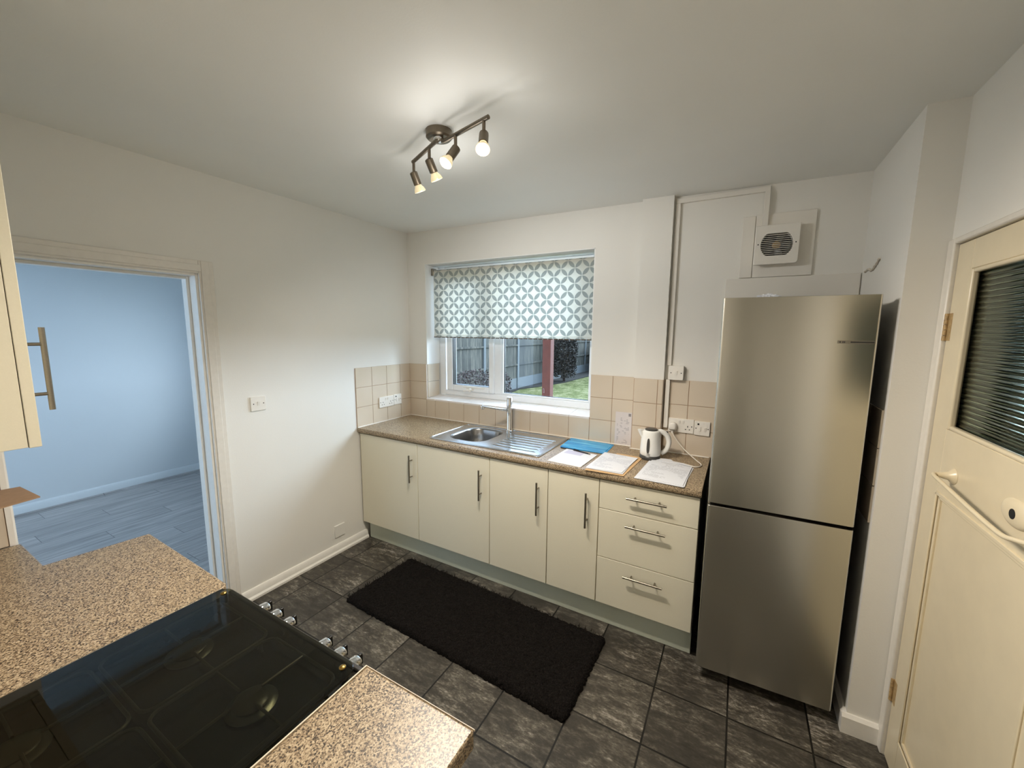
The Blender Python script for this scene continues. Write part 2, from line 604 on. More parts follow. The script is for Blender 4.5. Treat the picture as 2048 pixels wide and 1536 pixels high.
def struct(name, mb, mat, parent=None, **kw):
    o = obj(name, mb, mat, parent, **kw)
    if parent is None:
        o['kind'] = 'structure'
    return o

def frame(origin, right, out):
    """matrix whose X runs along `right`, Y out of the wall, Z up"""
    r, u = Vector(right), Vector(out)
    z = Vector((0, 0, 1))
    m = Matrix.Identity(4)
    for i in range(3):
        m[i][0], m[i][1], m[i][2], m[i][3] = r[i], u[i], z[i], origin[i]
    return m

# ------------------------------------------------------------------ room shell
XA, XD, YS = 3.020, 3.130, -0.635            # alcove wall, door wall, step between them
YF = -2.72                                    # wall behind the cooker
CZ = 0.912                                    # worktop surface

struct('floor', MB().box(-.0, 3.25, -3.7, .25, -.08, 0), 'slate')
c = MB()
def cz(x, y):
    return 2.470 - 0.010 * max(0, x) * max(0.0, 1 + y / 3.0)
ring = [(-.12, .25), (3.3, .25), (3.3, -3.8), (-.12, -3.8)]
c.loft([[(x, y, cz(x, y)) for x, y in ring], [(x, y, 2.62) for x, y in ring]])
struct('ceiling', c, 'ceil')

# window wall with its shallow pier; hole for the window
WL, WR, WB, WT = .191, 1.652, 1.074, 2.204
w = MB()
w.box(-.12, WL, 0, .25, 0, 2.55)
w.box(WR, 3.3, 0, .25, 0, 2.55)
w.box(WL, WR, 0, .25, 0, WB)
w.box(WL, WR, 0, .25, WT, 2.55)
wall_back = struct('wall_back', w, 'wall')
wall_pier = struct('wall_pier', MB().box(1.950, 2.128, -.045, -.0002, 0, 2.55), 'wall')
# white-painted window lining (top and left side), sits in the opening
l_ = MB()
l_.box(WL, WL + .006, .002, .172, WB + .296, WT)
l_.box(WR - .006, WR, .002, .172, WB + .296, WT)
l_.box(WL, WR, .002, .172, WT - .006, WT)
obj('reveal_lining', l_, 'reveal', wall_back)

def tiles(mat4, ucuts, zcuts, skip=(), t=.007, gap=.0016):
    m = MB(mat4)
    for i, (a, b) in enumerate(zip(ucuts, ucuts[1:])):
        for j, (p, q) in enumerate(zip(zcuts, zcuts[1:])):
            if (i, j) in skip:
                continue
            m.box(a + gap, b - gap, .0, t, p + gap, q - gap)
    return m
Z3 = [CZ, 1.066, 1.2185, 1.371]
FB = lambda x, y, z=0: frame((x, y, z), (1, 0, 0), (0, -1, 0))
FL = lambda x, y, z=0: frame((x, y, z), (0, 1, 0), (1, 0, 0))
FR = lambda x, y, z=0: frame((x, y, z), (0, 1, 0), (-1, 0, 0))

# back wall tiles: left of the window, row beneath it, right of it, pier, right section
obj('splashback_tiles', tiles(FB(0, 0), [.0, .191], Z3), 'tile', wall_back, bevel=.0012)
obj('splashback_tiles', tiles(FB(0, 0), [.191, .286] + [.434 + .1524 * k for k in range(9)], Z3[:2]), 'tile', wall_back, bevel=.0012)
obj('splashback_tiles', tiles(FB(0, 0), [1.654, 1.805, 1.950], Z3), 'tile', wall_back, bevel=.0012)
obj('splashback_tiles', tiles(FB(0, -.045), [1.952, 2.096, 2.128], Z3), 'tile', wall_pier, bevel=.0012)
obj('splashback_tiles', tiles(FB(0, 0), [2.135, 2.2705, 2.423], Z3), 'tile', wall_back, bevel=.0012)
g = MB()
g.box(0, 1.95, -.004, .0, CZ, WB - .004)
g.box(0, .191, -.004, 0, WB - .004, 1.370)
g.box(1.654, 1.95, -.004, 0, WB - .004, 1.370)
g.box(2.128, 2.423, -.004, 0, CZ, 1.370)
obj('grout', g, 'grout', wall_back)
obj('grout', MB().box(1.950, 2.128, -.049, -.045, CZ, 1.370), 'grout', wall_pier)
# tiles on the left cheek of the window and the sloping white sill
obj('reveal_tiles', tiles(FL(WL, 0), [.008, .160], [1.082, 1.2185, 1.371]), 'tile', wall_back, bevel=.001)
s = MB()
xs = [WL, .286] + [.434 + .1524 * k for k in range(8)] + [WR]
for a, b in zip(xs, xs[1:]):
    a, b = a + .001, b - .001
    s.loft([[(a, -.008, 1.062), (b, -.008, 1.062), (b, .172, 1.078), (a, .172, 1.078)],
            [(a, -.008, 1.076), (b, -.008, 1.076), (b, .172, 1.092), (a, .172, 1.092)]])
obj('sill_tiles', s, 'silltile', wall_back, bevel=.001)

# left wall with the doorway (y -1.55 .. -2.31), then the thick return beside the worktop
DR, DL, DH = -1.545, -2.315, 1.955
XR = .380
w = MB()
w.box(-.12, 0, DR, 0, 0, 2.55)
w.box(-.12, 0, DL, DR, DH, 2.55)
wall_left = struct('wall_left', w, 'wall')
wall_return = struct('wall_return', MB().box(-.12, XR, -3.7, DL - .015, 0, 2.55), 'wall')
obj('splashback_tiles', tiles(FL(0, 0), [-.588, -.432, -.279, -.127, -.008], Z3), 'tile', wall_left, bevel=.0012)
obj('grout', MB().box(0, .004, -.588, 0, CZ, 1.370), 'grout', wall_left)
obj('splashback_tiles', tiles(FL(XR, 0), [-2.72, -2.655, -2.503, -2.35], Z3[:1] + [1.066, 1.2185, 1.371]), 'tile', wall_return, bevel=.0012)
obj('grout', MB().box(XR, XR + .004, -2.72, -2.35, CZ, 1.370), 'grout', wall_return)
obj('tile_edge_strip', MB().box(XR - .001, XR + .009, -2.35, -2.336, CZ, 1.376), 'trim', wall_return)

# right wall: alcove beside the fridge, step, then the wall with the door
DY0, DY1, DZ = -.690, -1.470, 1.958           # door leaf
w = MB()
w.box(XA, 3.30, YS, .0, 0, 2.55)
w.box(XD, 3.30, DY0 + .005, YS, 0, 2.55)
w.box(XD, 3.30, DY1 - .005, DY0 + .005, DZ + .02, 2.55)
w.box(XD, 3.30, -3.7, DY1 - .005, 0, 2.55)
wall_right = struct('wall_right', w, 'wall')
obj('splashback_tiles', tiles(FR(XA, 0), [-.608, -.457, -.305, -.152, 0], Z3), 'tile', wall_right, bevel=.0012)
# torn paint near the alcove corner
sc = MB()
pts = smooth_path([(XA - .002, -.06, 1.955), (XA - .003, -.13, 1.960), (XA - .003, -.19, 1.948), (XA - .004, -.25, 1.962), (XA - .003, -.30, 1.985)], 5)
sc.tube(pts, [.003 + .004 * math.sin(i * 1.9) ** 2 for i in range(len(pts))], 8)
obj('plaster_scar', sc, 'rust', wall_right)

# wall behind the cooker; the room is deeper on its right side
w = MB()
w.box(XR - .02, 2.26, -3.7, YF, 0, 2.55)
w.box(2.26, 3.30, -3.7, -3.52, 0, 2.55)
struct('wall_front', w, 'wall')

# skirting boards
def skirt(path_boxes, name):
    return struct(name, path_boxes, 'oldtrim', bevel=.004)
k = MB()
k.loft([[(0.0, y, 0), (.026, y, 0), (.026, y, .014), (.016, y, .024), (.015, y, .056), (.008, y, .066), (0, y, .068)] for y in (-1.478, -.535)])
struct('baseboard_left', k, 'trim')
k = MB()
def prof(dx, dz):
    return [(0, 0), (dx, 0), (dx, dz - .012), (dx * .45, dz), (0, dz)]
k.loft([[(XA - d, y, h) for d, h in prof(.018, .085)] for y in (YS, -.02)])
k.loft([[(x, YS - d, h) for d, h in prof(.018, .085)] for x in (XA - .018, XD - .004)])
struct('baseboard_right', k, 'trim')

# doorway lining, stop and architrave
a = MB()
a.box(-.12, .0, DR - .022, DR, 0, DH)                    # jamb on the window side
a.box(-.12, .0, DL, DL + .022, 0, DH)
a.box(-.12, .0, DL + .022, DR - .022, DH - .022, DH)
a.box(-.12, -.070, DR - .036, DR - .022, 0, DH - .022)   # stops
a.box(-.12, -.070, DL + .022, DL + .036, 0, DH - .022)
a.box(-.12, -.070, DL + .036, DR - .036, DH - .036, DH - .022)
door_lining = struct('trim_1', a, 'trim', bevel=.002)
a = MB()
for x0, x1, e in ((0, .016, .012), (.016, .021, .022)):
    a.box(x0, x1, DR - .022 + e, DR + .060 - (e if x0 else 0), 0, DH + .058)
    a.box(x0, x1, DL - .012, DR - .022 + e, DH - .022 + e, DH + .058 - (e if x0 else 0))
obj('architrave', a, 'oldtrim', door_lining, bevel=.003)
obj('threshold_strip', MB().box(-.12, .0, DL + .022, DR - .022, 0, .004), 'alu', door_lining)

# next room: grey laminate, pale walls, its own garden window lets the daylight in
struct('floor_next_room', MB().box(-3.0, .0, -4.4, .25, -.08, 0), 'planks')
w = MB()
w.box(-3.10, -2.93, -4.4, .25, 0, 2.55)
struct('wall_next_left', w, 'hallwall')
w = MB()
w.box(-2.93, -2.20, 0, .25, 0, 2.55)
w.box(-1.00, -.12, 0, .25, 0, 2.55)
w.box(-2.20, -1.00, 0, .25, 0, 1.05)
w.box(-2.20, -1.00, 0, .25, 2.25, 2.55)
struct('wall_next_back', w, 'hallwall')
w = MB()
w.box(-3.1, -2.7, -4.5, -4.35, 0, 2.55)
w.box(-.5, -.12, -4.5, -4.35, 0, 2.55)
w.box(-2.7, -.5, -4.5, -4.35, 0, .5)
w.box(-2.7, -.5, -4.5, -4.35, 2.25, 2.55)
struct('wall_next_front', w, 'hallwall')
struct('wall_next_right', MB().box(-.155, -.122, -4.35, DL - .06, 0, 2.55), 'hallwall')
struct('ceiling_next_room', MB().box(-3.1, -.12, -4.5, .25, 2.46, 2.60), 'ceil')
k = MB()
k.loft([[(-2.93, y, 0), (-2.912, y, 0), (-2.912, y, .075), (-2.922, y, .090), (-2.93, y, .090)] for y in (-4.35, 0)])
struct('baseboard_next', k, 'hallwall')
k = MB()
k.loft([[(-2.912, y, .0005), (-2.896, y, .0005), (-2.899, y, .012), (-2.912, y, .018)] for y in (-4.35, 0)])
struct('trim_3', k, 'planks')
w2 = MB()
w2.box(-2.20, -1.00, .14, .20, 1.05, 1.13)
w2.box(-2.20, -1.00, .14, .20, 2.17, 2.25)
for x in (-2.20, -1.64, -1.08):
    w2.box(x, x + .08, .14, .20, 1.13, 2.17)
win2 = struct('window_2', w2, 'upvc', bevel=.004)
obj('glass_pane', MB().box(-2.12, -1.08, .165, .170, 1.13, 2.17), 'pane', win2)

# dim hall beyond the glazed door
w = MB()
w.box(4.30, 4.42, -3.2, -2.10, 0, 2.55)
w.box(4.30, 4.42, -1.10, -.62, 0, 2.55)
w.box(4.30, 4.42, -.62, .6, 0, 2.55)
w.box(4.30, 4.42, -2.10, -1.10, 0, 2.55)
w.box(3.30, 3.84, .45, .6, 0, 2.55)
w.box(4.16, 4.42, .45, .6, 0, 2.55)
w.box(3.84, 4.16, .45, .6, 0, 1.62)
w.box(3.84, 4.16, .45, .6, 1.94, 2.55)
w.box(3.30, 4.42, -3.35, -3.2, 0, 2.55)
struct('wall_hall', w, 'darkwall')
struct('floor_hall', MB().box(3.25, 4.42, -3.35, .6, -.08, 0), 'slate')
struct('ceiling_hall', MB().box(3.30, 4.42, -3.35, .6, 2.47, 2.6), 'ceil')
obj('glass_pane', MB().box(3.84, 4.16, .52, .526, 1.62, 1.94), 'pane', bpy.data.objects['wall_hall'])

# ------------------------------------------------------------------ window
wf = MB()
y0, y1 = .170, .235
FX0, FX1, FZ0, FZ1 = WL + .006, WR - .006, 1.092, WT - .006
wf.box(FX0, FX0 + .068, y0, y1, FZ0, FZ1)
wf.box(FX1 - .055, FX1, y0, y1, FZ0, FZ1)
wf.box(FX0 + .068, FX1 - .055, y0, y1, FZ0, FZ0 + .048)
wf.box(FX0 + .068, FX1 - .055, y0, y1, FZ1 - .05, FZ1)
wf.box(.772, .838, y0, y1, FZ0 + .048, FZ1 - .05)
win = struct('window_1', wf, 'upvc', bevel=.005)
# glazing bead of the fixed light
bd = MB()
bx0, bx1, bz0, bz1 = .838, FX1 - .055, FZ0 + .048, FZ1 - .05
bd.box(bx0, bx0 + .014, y0 + .006, y1 - .02, bz0, bz1)
bd.box(bx1 - .014, bx1, y0 + .006, y1 - .02, bz0, bz1)
bd.box(bx0 + .014, bx1 - .014, y0 + .006, y1 - .02, bz0, bz0 + .014)
bd.box(bx0 + .014, bx1 - .014, y0 + .006, y1 - .02, bz1 - .014, bz1)
obj('glazing_bead', bd, 'upvc', win, bevel=.003)
gk = MB()
gk.box(bx0 + .014, bx0 + .018, y0 + .02, y1 - .03, bz0 + .014, bz1 - .014)
gk.box(bx0 + .014, bx1 - .014, y0 + .02, y1 - .03, bz0 + .014, bz0 + .017)
obj('gasket', gk, 'black_plastic', win)
obj('glass_pane', MB().box(bx0 + .016, bx1 - .012, .202, .206, bz0 + .012, bz1 - .012), 'pane', win)
# opening casement on the left
sx0, sx1, sz0, sz1 = .290, .774, FZ0 + .050, FZ1 - .052
sa = MB()
sa.box(sx0, sx0 + .062, .150, .215, sz0, sz1)
sa.box(sx1 - .046, sx1, .150, .215, sz0, sz1)
sa.box(sx0 + .062, sx1 - .046, .150, .215, sz0, sz0 + .050)
sa.box(sx0 + .062, sx1 - .046, .150, .215, sz1 - .05, sz1)
sash = obj('casement_sash', sa, 'upvc', win, bevel=.006)
gk = MB()
gk.box(sx0 + .062, sx0 + .067, .158, .20, sz0 + .05, sz1 - .05)
gk.box(sx0 + .062, sx1 - .046, .158, .20, sz0 + .05, sz0 + .053)
obj('gasket', gk, 'black_plastic', sash)
obj('sash_glass', MB().box(sx0 + .066, sx1 - .046, .185, .189, sz0 + .05, sz1 - .05), 'pane', sash)
hd = MB()
hd.box(.505, .575, .138, .150, sz0 + .012, sz0 + .030)
hd.lathe([(.016, 0), (.016, .014), (.010, .020)], (.548, .142, sz0 + .016), (0, -1, 0), 20)
hd.tube(smooth_path([(.548, .128, sz0 + .016), (.520, .120, sz0 + .012), (.490, .126, sz0 + .004)], 5), [.007] * 11, 10)
obj('sash_handle', hd, 'white_plastic', sash, bevel=.001)
obj('trickle_vent', MB().box(.470, .690, .144, .150, sz0 + .031, sz0 + .040), 'white_plastic', sash, bevel=.002)

# roller blind
rb = thing('roller_blind', 'translucent white roller blind with grey overlapping circle print, half down over window', 'blind', (.93, .09, 1.60))
BX0, BX1 = .222, 1.632
obj('roller_tube', MB().rod((BX0, .092, 2.145), (BX1, .092, 2.145), .0145, seg=24), 'white_plastic', rb)
cl = MB()
prof_ = []
for k in range(19):
    a = math.radians(150 - 330 * k / 18.0)
    prof_.append((.092 + .0175 * math.cos(a) * -1, 2.145 + .0175 * math.sin(a)))
prof_ = [(.092 - .0185 * math.cos(math.radians(t)), 2.145 + .0185 * math.sin(math.radians(t))) for t in range(170, -1, -10)]
prof_ += [(.0735, 2.145 - .06 * k) for k in range(1, 9)] + [(.0735, 1.622)]
inner = [(y + .0008, z) for y, z in prof_]
cl.loft([[(BX0, y, z) for y, z in prof_ + inner[::-1]], [(BX1, y, z) for y, z in prof_ + inner[::-1]]])
obj('blind_cloth', cl, 'blind', rb, angle=60)
hb = MB()
hb.box(BX0, BX1, .0700, .0775, 1.606, 1.624)
obj('hem_bar', hb, 'blind', rb, bevel=.002)
ht = MB()
n = 34
for k in range(n):
    xa = BX0 + (BX1 - BX0) * k / n
    ht.box(xa, xa + (BX1 - BX0) / n * .78, .0690, .0785, 1.599, 1.606)
obj('scalloped_trim', ht, 'blindbar', rb)
obj('bracket', MB().box(WL + .006, BX0 - .003, .070, .118, 2.118, 2.176), 'nickel', rb, bevel=.003)
obj('bracket', MB().box(BX1 + .002, WR - .006, .070, .118, 2.118, 2.176), 'nickel', rb, bevel=.003)
pl = MB()
pl.rod((BX0 - .010, .094, 2.140), (BX0 - .001, .094, 2.140), .022, seg=24)
obj('chain_pulley', pl, 'hinge', rb)

# ------------------------------------------------------------------ cabinet run under the window
YD = -.573                                     # door faces
DT = .018
def bar_handle(parent, p, axis, length=.200, off=.032, out=(0, -1, 0)):
    """nickel T-bar handle: bar centre p on the door face"""
    a = Vector(axis)
    o = Vector(out)
    p = Vector(p)
    m = MB()
    m.rod(p + o * off - a * length / 2, p + o * off + a * length / 2, .0058, seg=16)
    for s in (-1, 1):
        q = p + a * (s * length * .30)
        m.rod(q, q + o * off, .0042, seg=12)
    return obj('handle', m, 'nickel', parent, angle=50)

def base_unit(x0, x1, label, handle_x, group):
    t = thing('base_cabinet', label, 'cabinet', ((x0 + x1) / 2, -.29, .15), group)
    c = MB()
    c.box(x0 + .001, x0 + .019, YD + DT + .002, -.01, .150, CZ - .041)
    c.box(x1 - .019, x1 - .001, YD + DT + .002, -.01, .150, CZ - .041)
    c.box(x0 + .019, x1 - .019, YD + DT + .002, -.01, .150, .168)
    c.box(x0 + .019, x1 - .019, -.022, -.012, .168, CZ - .041)
    obj('carcass', c, 'carcass', t)
    d = obj('door', MB().box(x0 + .0022, x1 - .0022, YD, YD + DT, .1515, CZ - .046), 'cabinet', t, bevel=.0015)
    bar_handle(d, (handle_x, YD, .683), (0, 0, 1))
    return t
GR = 'cream base cabinets under the window'
base_unit(.012, .596, 'cream base cabinet in the corner beside the left wall, under bare worktop', .545, GR)
base_unit(.596, 1.200, 'wide cream base cabinet directly under the sink bowl', 1.138, GR)
base_unit(1.200, 1.604, 'medium-width cream base cabinet under the ridged drainer', 1.545, GR)
base_unit(1.604, 1.909, 'narrow cream base cabinet between the drainer cabinet and the drawers', 1.845, GR)
X0, X1 = 1.909, 2.408
dr = thing('drawer_cabinet', 'cream three-drawer base cabinet beside the fridge', 'cabinet', (2.16, -.29, .15), GR)
c = MB()
c.box(X0 + .001, X0 + .019, YD + DT + .002, -.05, .150, CZ - .041)
c.box(X1 - .019, X1 - .001, YD + DT + .002, -.05, .150, CZ - .041)
c.box(X0 + .019, X1 - .019, YD + DT + .002, -.05, .150, .168)
obj('carcass', c, 'carcass', dr)
for z0, z1, hz in ((.1515, .4240, .362), (.4275, .7040, .647), (.7075, CZ - .046, .802)):
    d = obj('drawer', MB().box(X0 + .0022, X1 - .0022, YD, YD + DT, z0, z1), 'cabinet', dr, bevel=.0015)
    bar_handle(d, (2.162, YD, hz), (1, 0, 0))
tag(obj('plinth', MB().box(.028, X1 - .001, -.523, -.505, .001, .148), 'plinth', bevel=.001),
    'pale green-grey plinth board along the floor under the cream window cabinets', 'plinth')

# worktop
WX1 = 2.410
wt = MB()
hole = rrect(.752, 1.075, -.482, -.102, .09, 8)
prof_w = [(-.002, CZ - .04), (-.575, CZ - .04), (-.586, CZ - .036), (-.590, CZ - .028), (-.590, CZ - .012), (-.586, CZ - .003), (-.575, CZ), (-.002, CZ)]
wx = thing('worktop', 'grey-brown speckled worktop holding the sink, kettle and papers, under the window', 'worktop', (1.2, -.295, CZ - .04))
for a, b in ((.004, .700), (1.125, WX1)):
    pass
w1 = MB()
w1.loft([[(x, y, z) for y, z in prof_w] for x in (.004, .745)])
w1.loft([[(x, y, z) for y, z in prof_w] for x in (1.082, 1.945)])
w1.loft([[(x, y, z) for y, z in [(-.055, CZ - .04)] + prof_w[1:7] + [(-.055, CZ)]] for x in (1.945, 2.132)])
w1.loft([[(x, y, z) for y, z in prof_w] for x in (2.132, WX1)])
w1.loft([[(x, y, z) for y, z in [(-.488, CZ - .04)] + prof_w[1:7] + [(-.488, CZ)]] for x in (.745, 1.082)])
w1.box(.745, 1.082, -.096, -.002, CZ - .04, CZ)
obj('top_board', w1, 'worktop', wx)
e_ = MB()
e_.loft([[(WX1 + .0003, y, z) for y, z in prof_w], [(WX1 + .0016, y, z) for y, z in prof_w]])
obj('end_strip', e_, 'worktop', wx)
sl = MB()
sl.tube([(.010, -.585, CZ + .001), (.010, -.010, CZ + .001), (1.945, -.010, CZ + .001), (1.945, -.054, CZ + .001), (2.133, -.054, CZ + .001), (2.133, -.010, CZ + .001), (2.405, -.010, CZ + .001)], .0045, 6)
obj('sealant_bead', sl, 'white_plastic', wx)

# ------------------------------------------------------------------ sink and tap
sk = thing('sink', 'stainless steel inset sink with D-shaped bowl and ridged drainer', 'sink', (1.097, -.294, CZ))
SX0, SX1, SY0, SY1 = .672, 1.524, -.538, -.054
ident = Matrix(((1, 0, 0, 0), (0, 0, 1, 0), (0, 1, 0, 0), (0, 0, 0, 1)))
pm = MB(ident)
pm.holed(rrect(SX0, SX1, SY0, SY1, .02, 4), rrect(.762, 1.066, -.472, -.112, .10, 10), CZ + .0005, CZ + .0065)
plate = obj('sink_rim', pm, 'steel', sk, bevel=.0015)
bw = MB()
ins = [(0, CZ + .0065), (.006, CZ + .004), (.010, CZ - .006), (.016, CZ - .06), (.026, CZ - .125), (.050, CZ - .148), (.10, CZ - .154)]
loops = []
for d, z in ins:
    loops.append([(x, y, z) for x, y in rrect(.762 + d, 1.066 - d, -.472 + d, -.112 - d, max(.10 - d * .35, .02), 10)])
outl = [[(x, y, z - .0015) for x, y, z in lp] for lp in loops]
bw.loft(loops, (False, True))
bowl = obj('sink_bowl', bw, 'bowl_steel_shaded', sk, angle=50)
dn = MB()
dn.lathe([(.032, .0), (.034, .003), (.022, .004), (.018, .001), (.0, .001)], (.914, -.292, CZ - .1535), (0, 0, 1), 28)
obj('drain', dn, 'chrome', bowl)
rg = MB()
for k in range(7):
    y = -.165 - .050 * k
    rg.loft([[(x0, y - .008, CZ + .0064), (x0, y - .003, CZ + h), (x0, y + .003, CZ + h), (x0, y + .008, CZ + .0064)] for x0, h in ((1.150, .0066), (1.165, .0105), (1.455, .0105), (1.475, .0066))])
obj('drainer_ribs', rg, 'steel', sk, angle=20)
rr = MB()
for d in (.007,):
    o_ = rrect(SX0 + d, SX1 - d, SY0 + d, SY1 - d, .03, 6)
    path = [(x, y, CZ + .0066) for x, y in o_]
    rr.tube(path + [path[0]], .0035, 8, False)
obj('raised_edge', rr, 'steel', sk)

tp = thing('mixer_tap', 'tall chrome single-column mixer tap with thin curved spout over the bowl', 'tap', (1.068, -.095, CZ + .0070))
tb = MB()
tb.lathe([(.027, 0), (.027, .006), (.0215, .010), (.0205, .012), (.0205, .180), (.0195, .181), (.0195, .185), (.0208, .186), (.0208, .252), (.018, .257), (.0, .258)], (1.068, -.095, CZ + .0070), (0, 0, 1), 32)
obj('column', tb, 'chrome', tp, angle=40)
sp = smooth_path([(1.062, -.104, 1.078), (1.020, -.150, 1.090), (.970, -.205, 1.106), (.925, -.245, 1.119)], 6)
sm = MB()
loops = []
for i, p in enumerate(sp):
    t = i / (len(sp) - 1)
    h = .010 - .004 * t
    wv = .013 + .004 * t
    d = (Vector(sp[-1]) - Vector(sp[0])).normalized()
    nrm = Vector((-d.y, d.x, 0)).normalized()
    loops.append([p + nrm * (wv * math.cos(a)) + Vector((0, 0, h * math.sin(a))) for a in [2 * PI * k / 14 for k in range(14)]])
sm.loft(loops)
spout = obj('spout', sm, 'chrome', tp, angle=60)
nz = MB()
nz.lathe([(.014, 0), (.014, .016), (.010, .020)], (.930, -.240, 1.116), (0, 0, -1), 20)
obj('nozzle', nz, 'chrome', spout)

# ------------------------------------------------------------------ things on the worktop
def sheet(name, corners, mat, z, t, parent=None, label=None):
    """flat sheet from four corners (back-left, back-right, front-right, front-left); its mesh frame follows its long side"""
    bl, br, fr_, fl = [Vector((c[0], c[1], 0)) for c in corners]
    c = (bl + br + fr_ + fl) / 4
    xdir = ((br - bl) + (fr_ - fl)).normalized()
    ang = math.atan2(xdir.y, xdir.x)
    m = MB()
    R = Matrix.Rotation(-ang, 4, 'Z')
    loc = [R @ (p - c) for p in (fl, fr_, br, bl)]
    m.prism([(p.x, p.y) for p in loc], 0, t)
    bm = m.bm
    bmesh.ops.recalc_face_normals(bm, faces=bm.faces[:])
    me = bpy.data.meshes.new(name)
    bm.to_mesh(me)
    bm.free()
    me.materials.append(M[mat])
    o = bpy.data.objects.new(name, me)
    link(o, parent, (c.x, c.y, z))
    o.rotation_euler = (0, 0, ang)
    if label:
        o['label'] = label
    return o
T0 = CZ + .0005
f = thing('plastic_folder', 'shiny blue plastic document folder lying by the tiles beside the drainer', 'folder', (1.68, -.145, T0))
sheet('back_cover', [(1.533, -.022), (1.838, -.034), (1.846, -.262), (1.552, -.272)], 'blue', T0, .002, f)
sheet('front_cover', [(1.530, -.024), (1.832, -.036), (1.834, -.268), (1.546, -.262)], 'blue', T0 + .0032, .0012, f)
cl_ = MB()
cl_.box(1.520, 1.548, -.085, -.075, T0, T0 + .0056)
obj('press_stud', cl_, 'black_plastic', f)
cl_ = MB()
cl_.box(1.560, 1.640, -.283, -.276, T0, T0 + .0050)
obj('black_spine', cl_, 'black_plastic', f)
b = thing('booklet', 'white booklet with a pale lilac printed block, lying beneath the black pen', 'booklet', (1.7, -.44, T0))
sheet('back_page', [(1.603, -.290), (1.812, -.316), (1.800, -.576), (1.592, -.562)], 'paper', T0, .0030, b)
sheet('cover', [(1.603, -.288), (1.812, -.312), (1.798, -.572), (1.594, -.560)], 'booklet', T0 + .0032, .0008, b)
p = thing('ballpoint_pen', 'black ballpoint pen lying across the top of the white booklet', 'pen', (1.724, -.318, T0 + .005))
d0, d1 = Vector((1.652, -.300, T0 + .0082)), Vector((1.776, -.335, T0 + .0082))
m = MB()
m.lathe([(.0035, 0), (.0042, .004), (.0042, .110), (.0034, .118), (.001, .128)], d0, d1 - d0, 14)
obj('barrel', m, 'black_plastic', p)
m = MB()
m.lathe([(.0012, .0), (.0034, .002), (.0042, .014), (.0043, .014)], d1, d0 - d1, 12)
obj('tip', m, 'nickel', p)
m = MB()
cd = (d1 - d0).normalized()
m.tube([d0 + cd * .004 + Vector((0, 0, .006)), d0 + cd * .045 + Vector((0, 0, .006))], .0016, 8)
obj('pen_clip', m, 'black_plastic', p)
e = thing('envelope', 'brown manila envelope lying under the white printed letters', 'envelope', (1.95, -.41, T0))
sheet('back_panel', [(1.870, -.232), (2.062, -.236), (2.040, -.588), (1.830, -.598)], 'envelope', T0, .0022, e)
m = MB()
m.prism([(1.905, -.214), (2.060, -.222), (2.060, -.255), (1.905, -.250)], T0 + .0023, T0 + .0040)
obj('flap', m, 'envelope', e)
lt = 'loose letters beside the blue folder'
o = sheet('printed_letter', [(1.838, -.262), (2.036, -.268), (2.030, -.572), (1.834, -.578)], 'letter', T0 + .0045, .0010)
tag(o, 'lower of two white printed letters on the brown envelope, edges just showing', 'letter', lt)
o = sheet('printed_letter', [(1.838, -.246), (2.042, -.262), (2.022, -.560), (1.828, -.578)], 'letter', T0 + .0070, .0010)
tag(o, 'upper white printed letter lying on top of the brown envelope', 'letter', lt)
gp = 'printed forms by the kettle'
fc = [[(2.106, -.232), (2.345, -.262), (2.330, -.592), (2.092, -.584)],
      [(2.118, -.220), (2.335, -.250), (2.335, -.588), (2.112, -.577)],
      [(2.120, -.226), (2.337, -.270), (2.326, -.584), (2.116, -.573)]]
for i, (cc, lb, mt) in enumerate(zip(fc, ('lowest sheet of the pile of forms in front of the kettle, sticking out left',
                                       'middle sheet of the pile of forms in front of the kettle',
                                       'top printed form of the pile in front of the kettle, text showing'), ('paper', 'paper', 'forms'))):
    tag(sheet('printed_form', cc, mt, T0 + .0026 * i, .0022), lb, 'form', gp)
m = MB()
m.prism([(2.150, -.196), (2.215, -.190), (2.235, -.222), (2.290, -.226), (2.330, -.262), (2.120, -.236)], T0 + .0080, T0 + .0094)
tag(obj('torn_paper', m, 'paper'), 'torn-edged scrap of white paper at the top of the form pile', 'paper')
lf = MB(FB(0, -.0075))
lf.loft([[(1.832, .001, .915), (1.940, .001, .909 + .004), (1.940, .001, 1.138), (1.834, .001, 1.136)],
         [(1.832, .0024, .915), (1.940, .0024, .909 + .004), (1.940, .0024, 1.138), (1.834, .0024, 1.136)]])
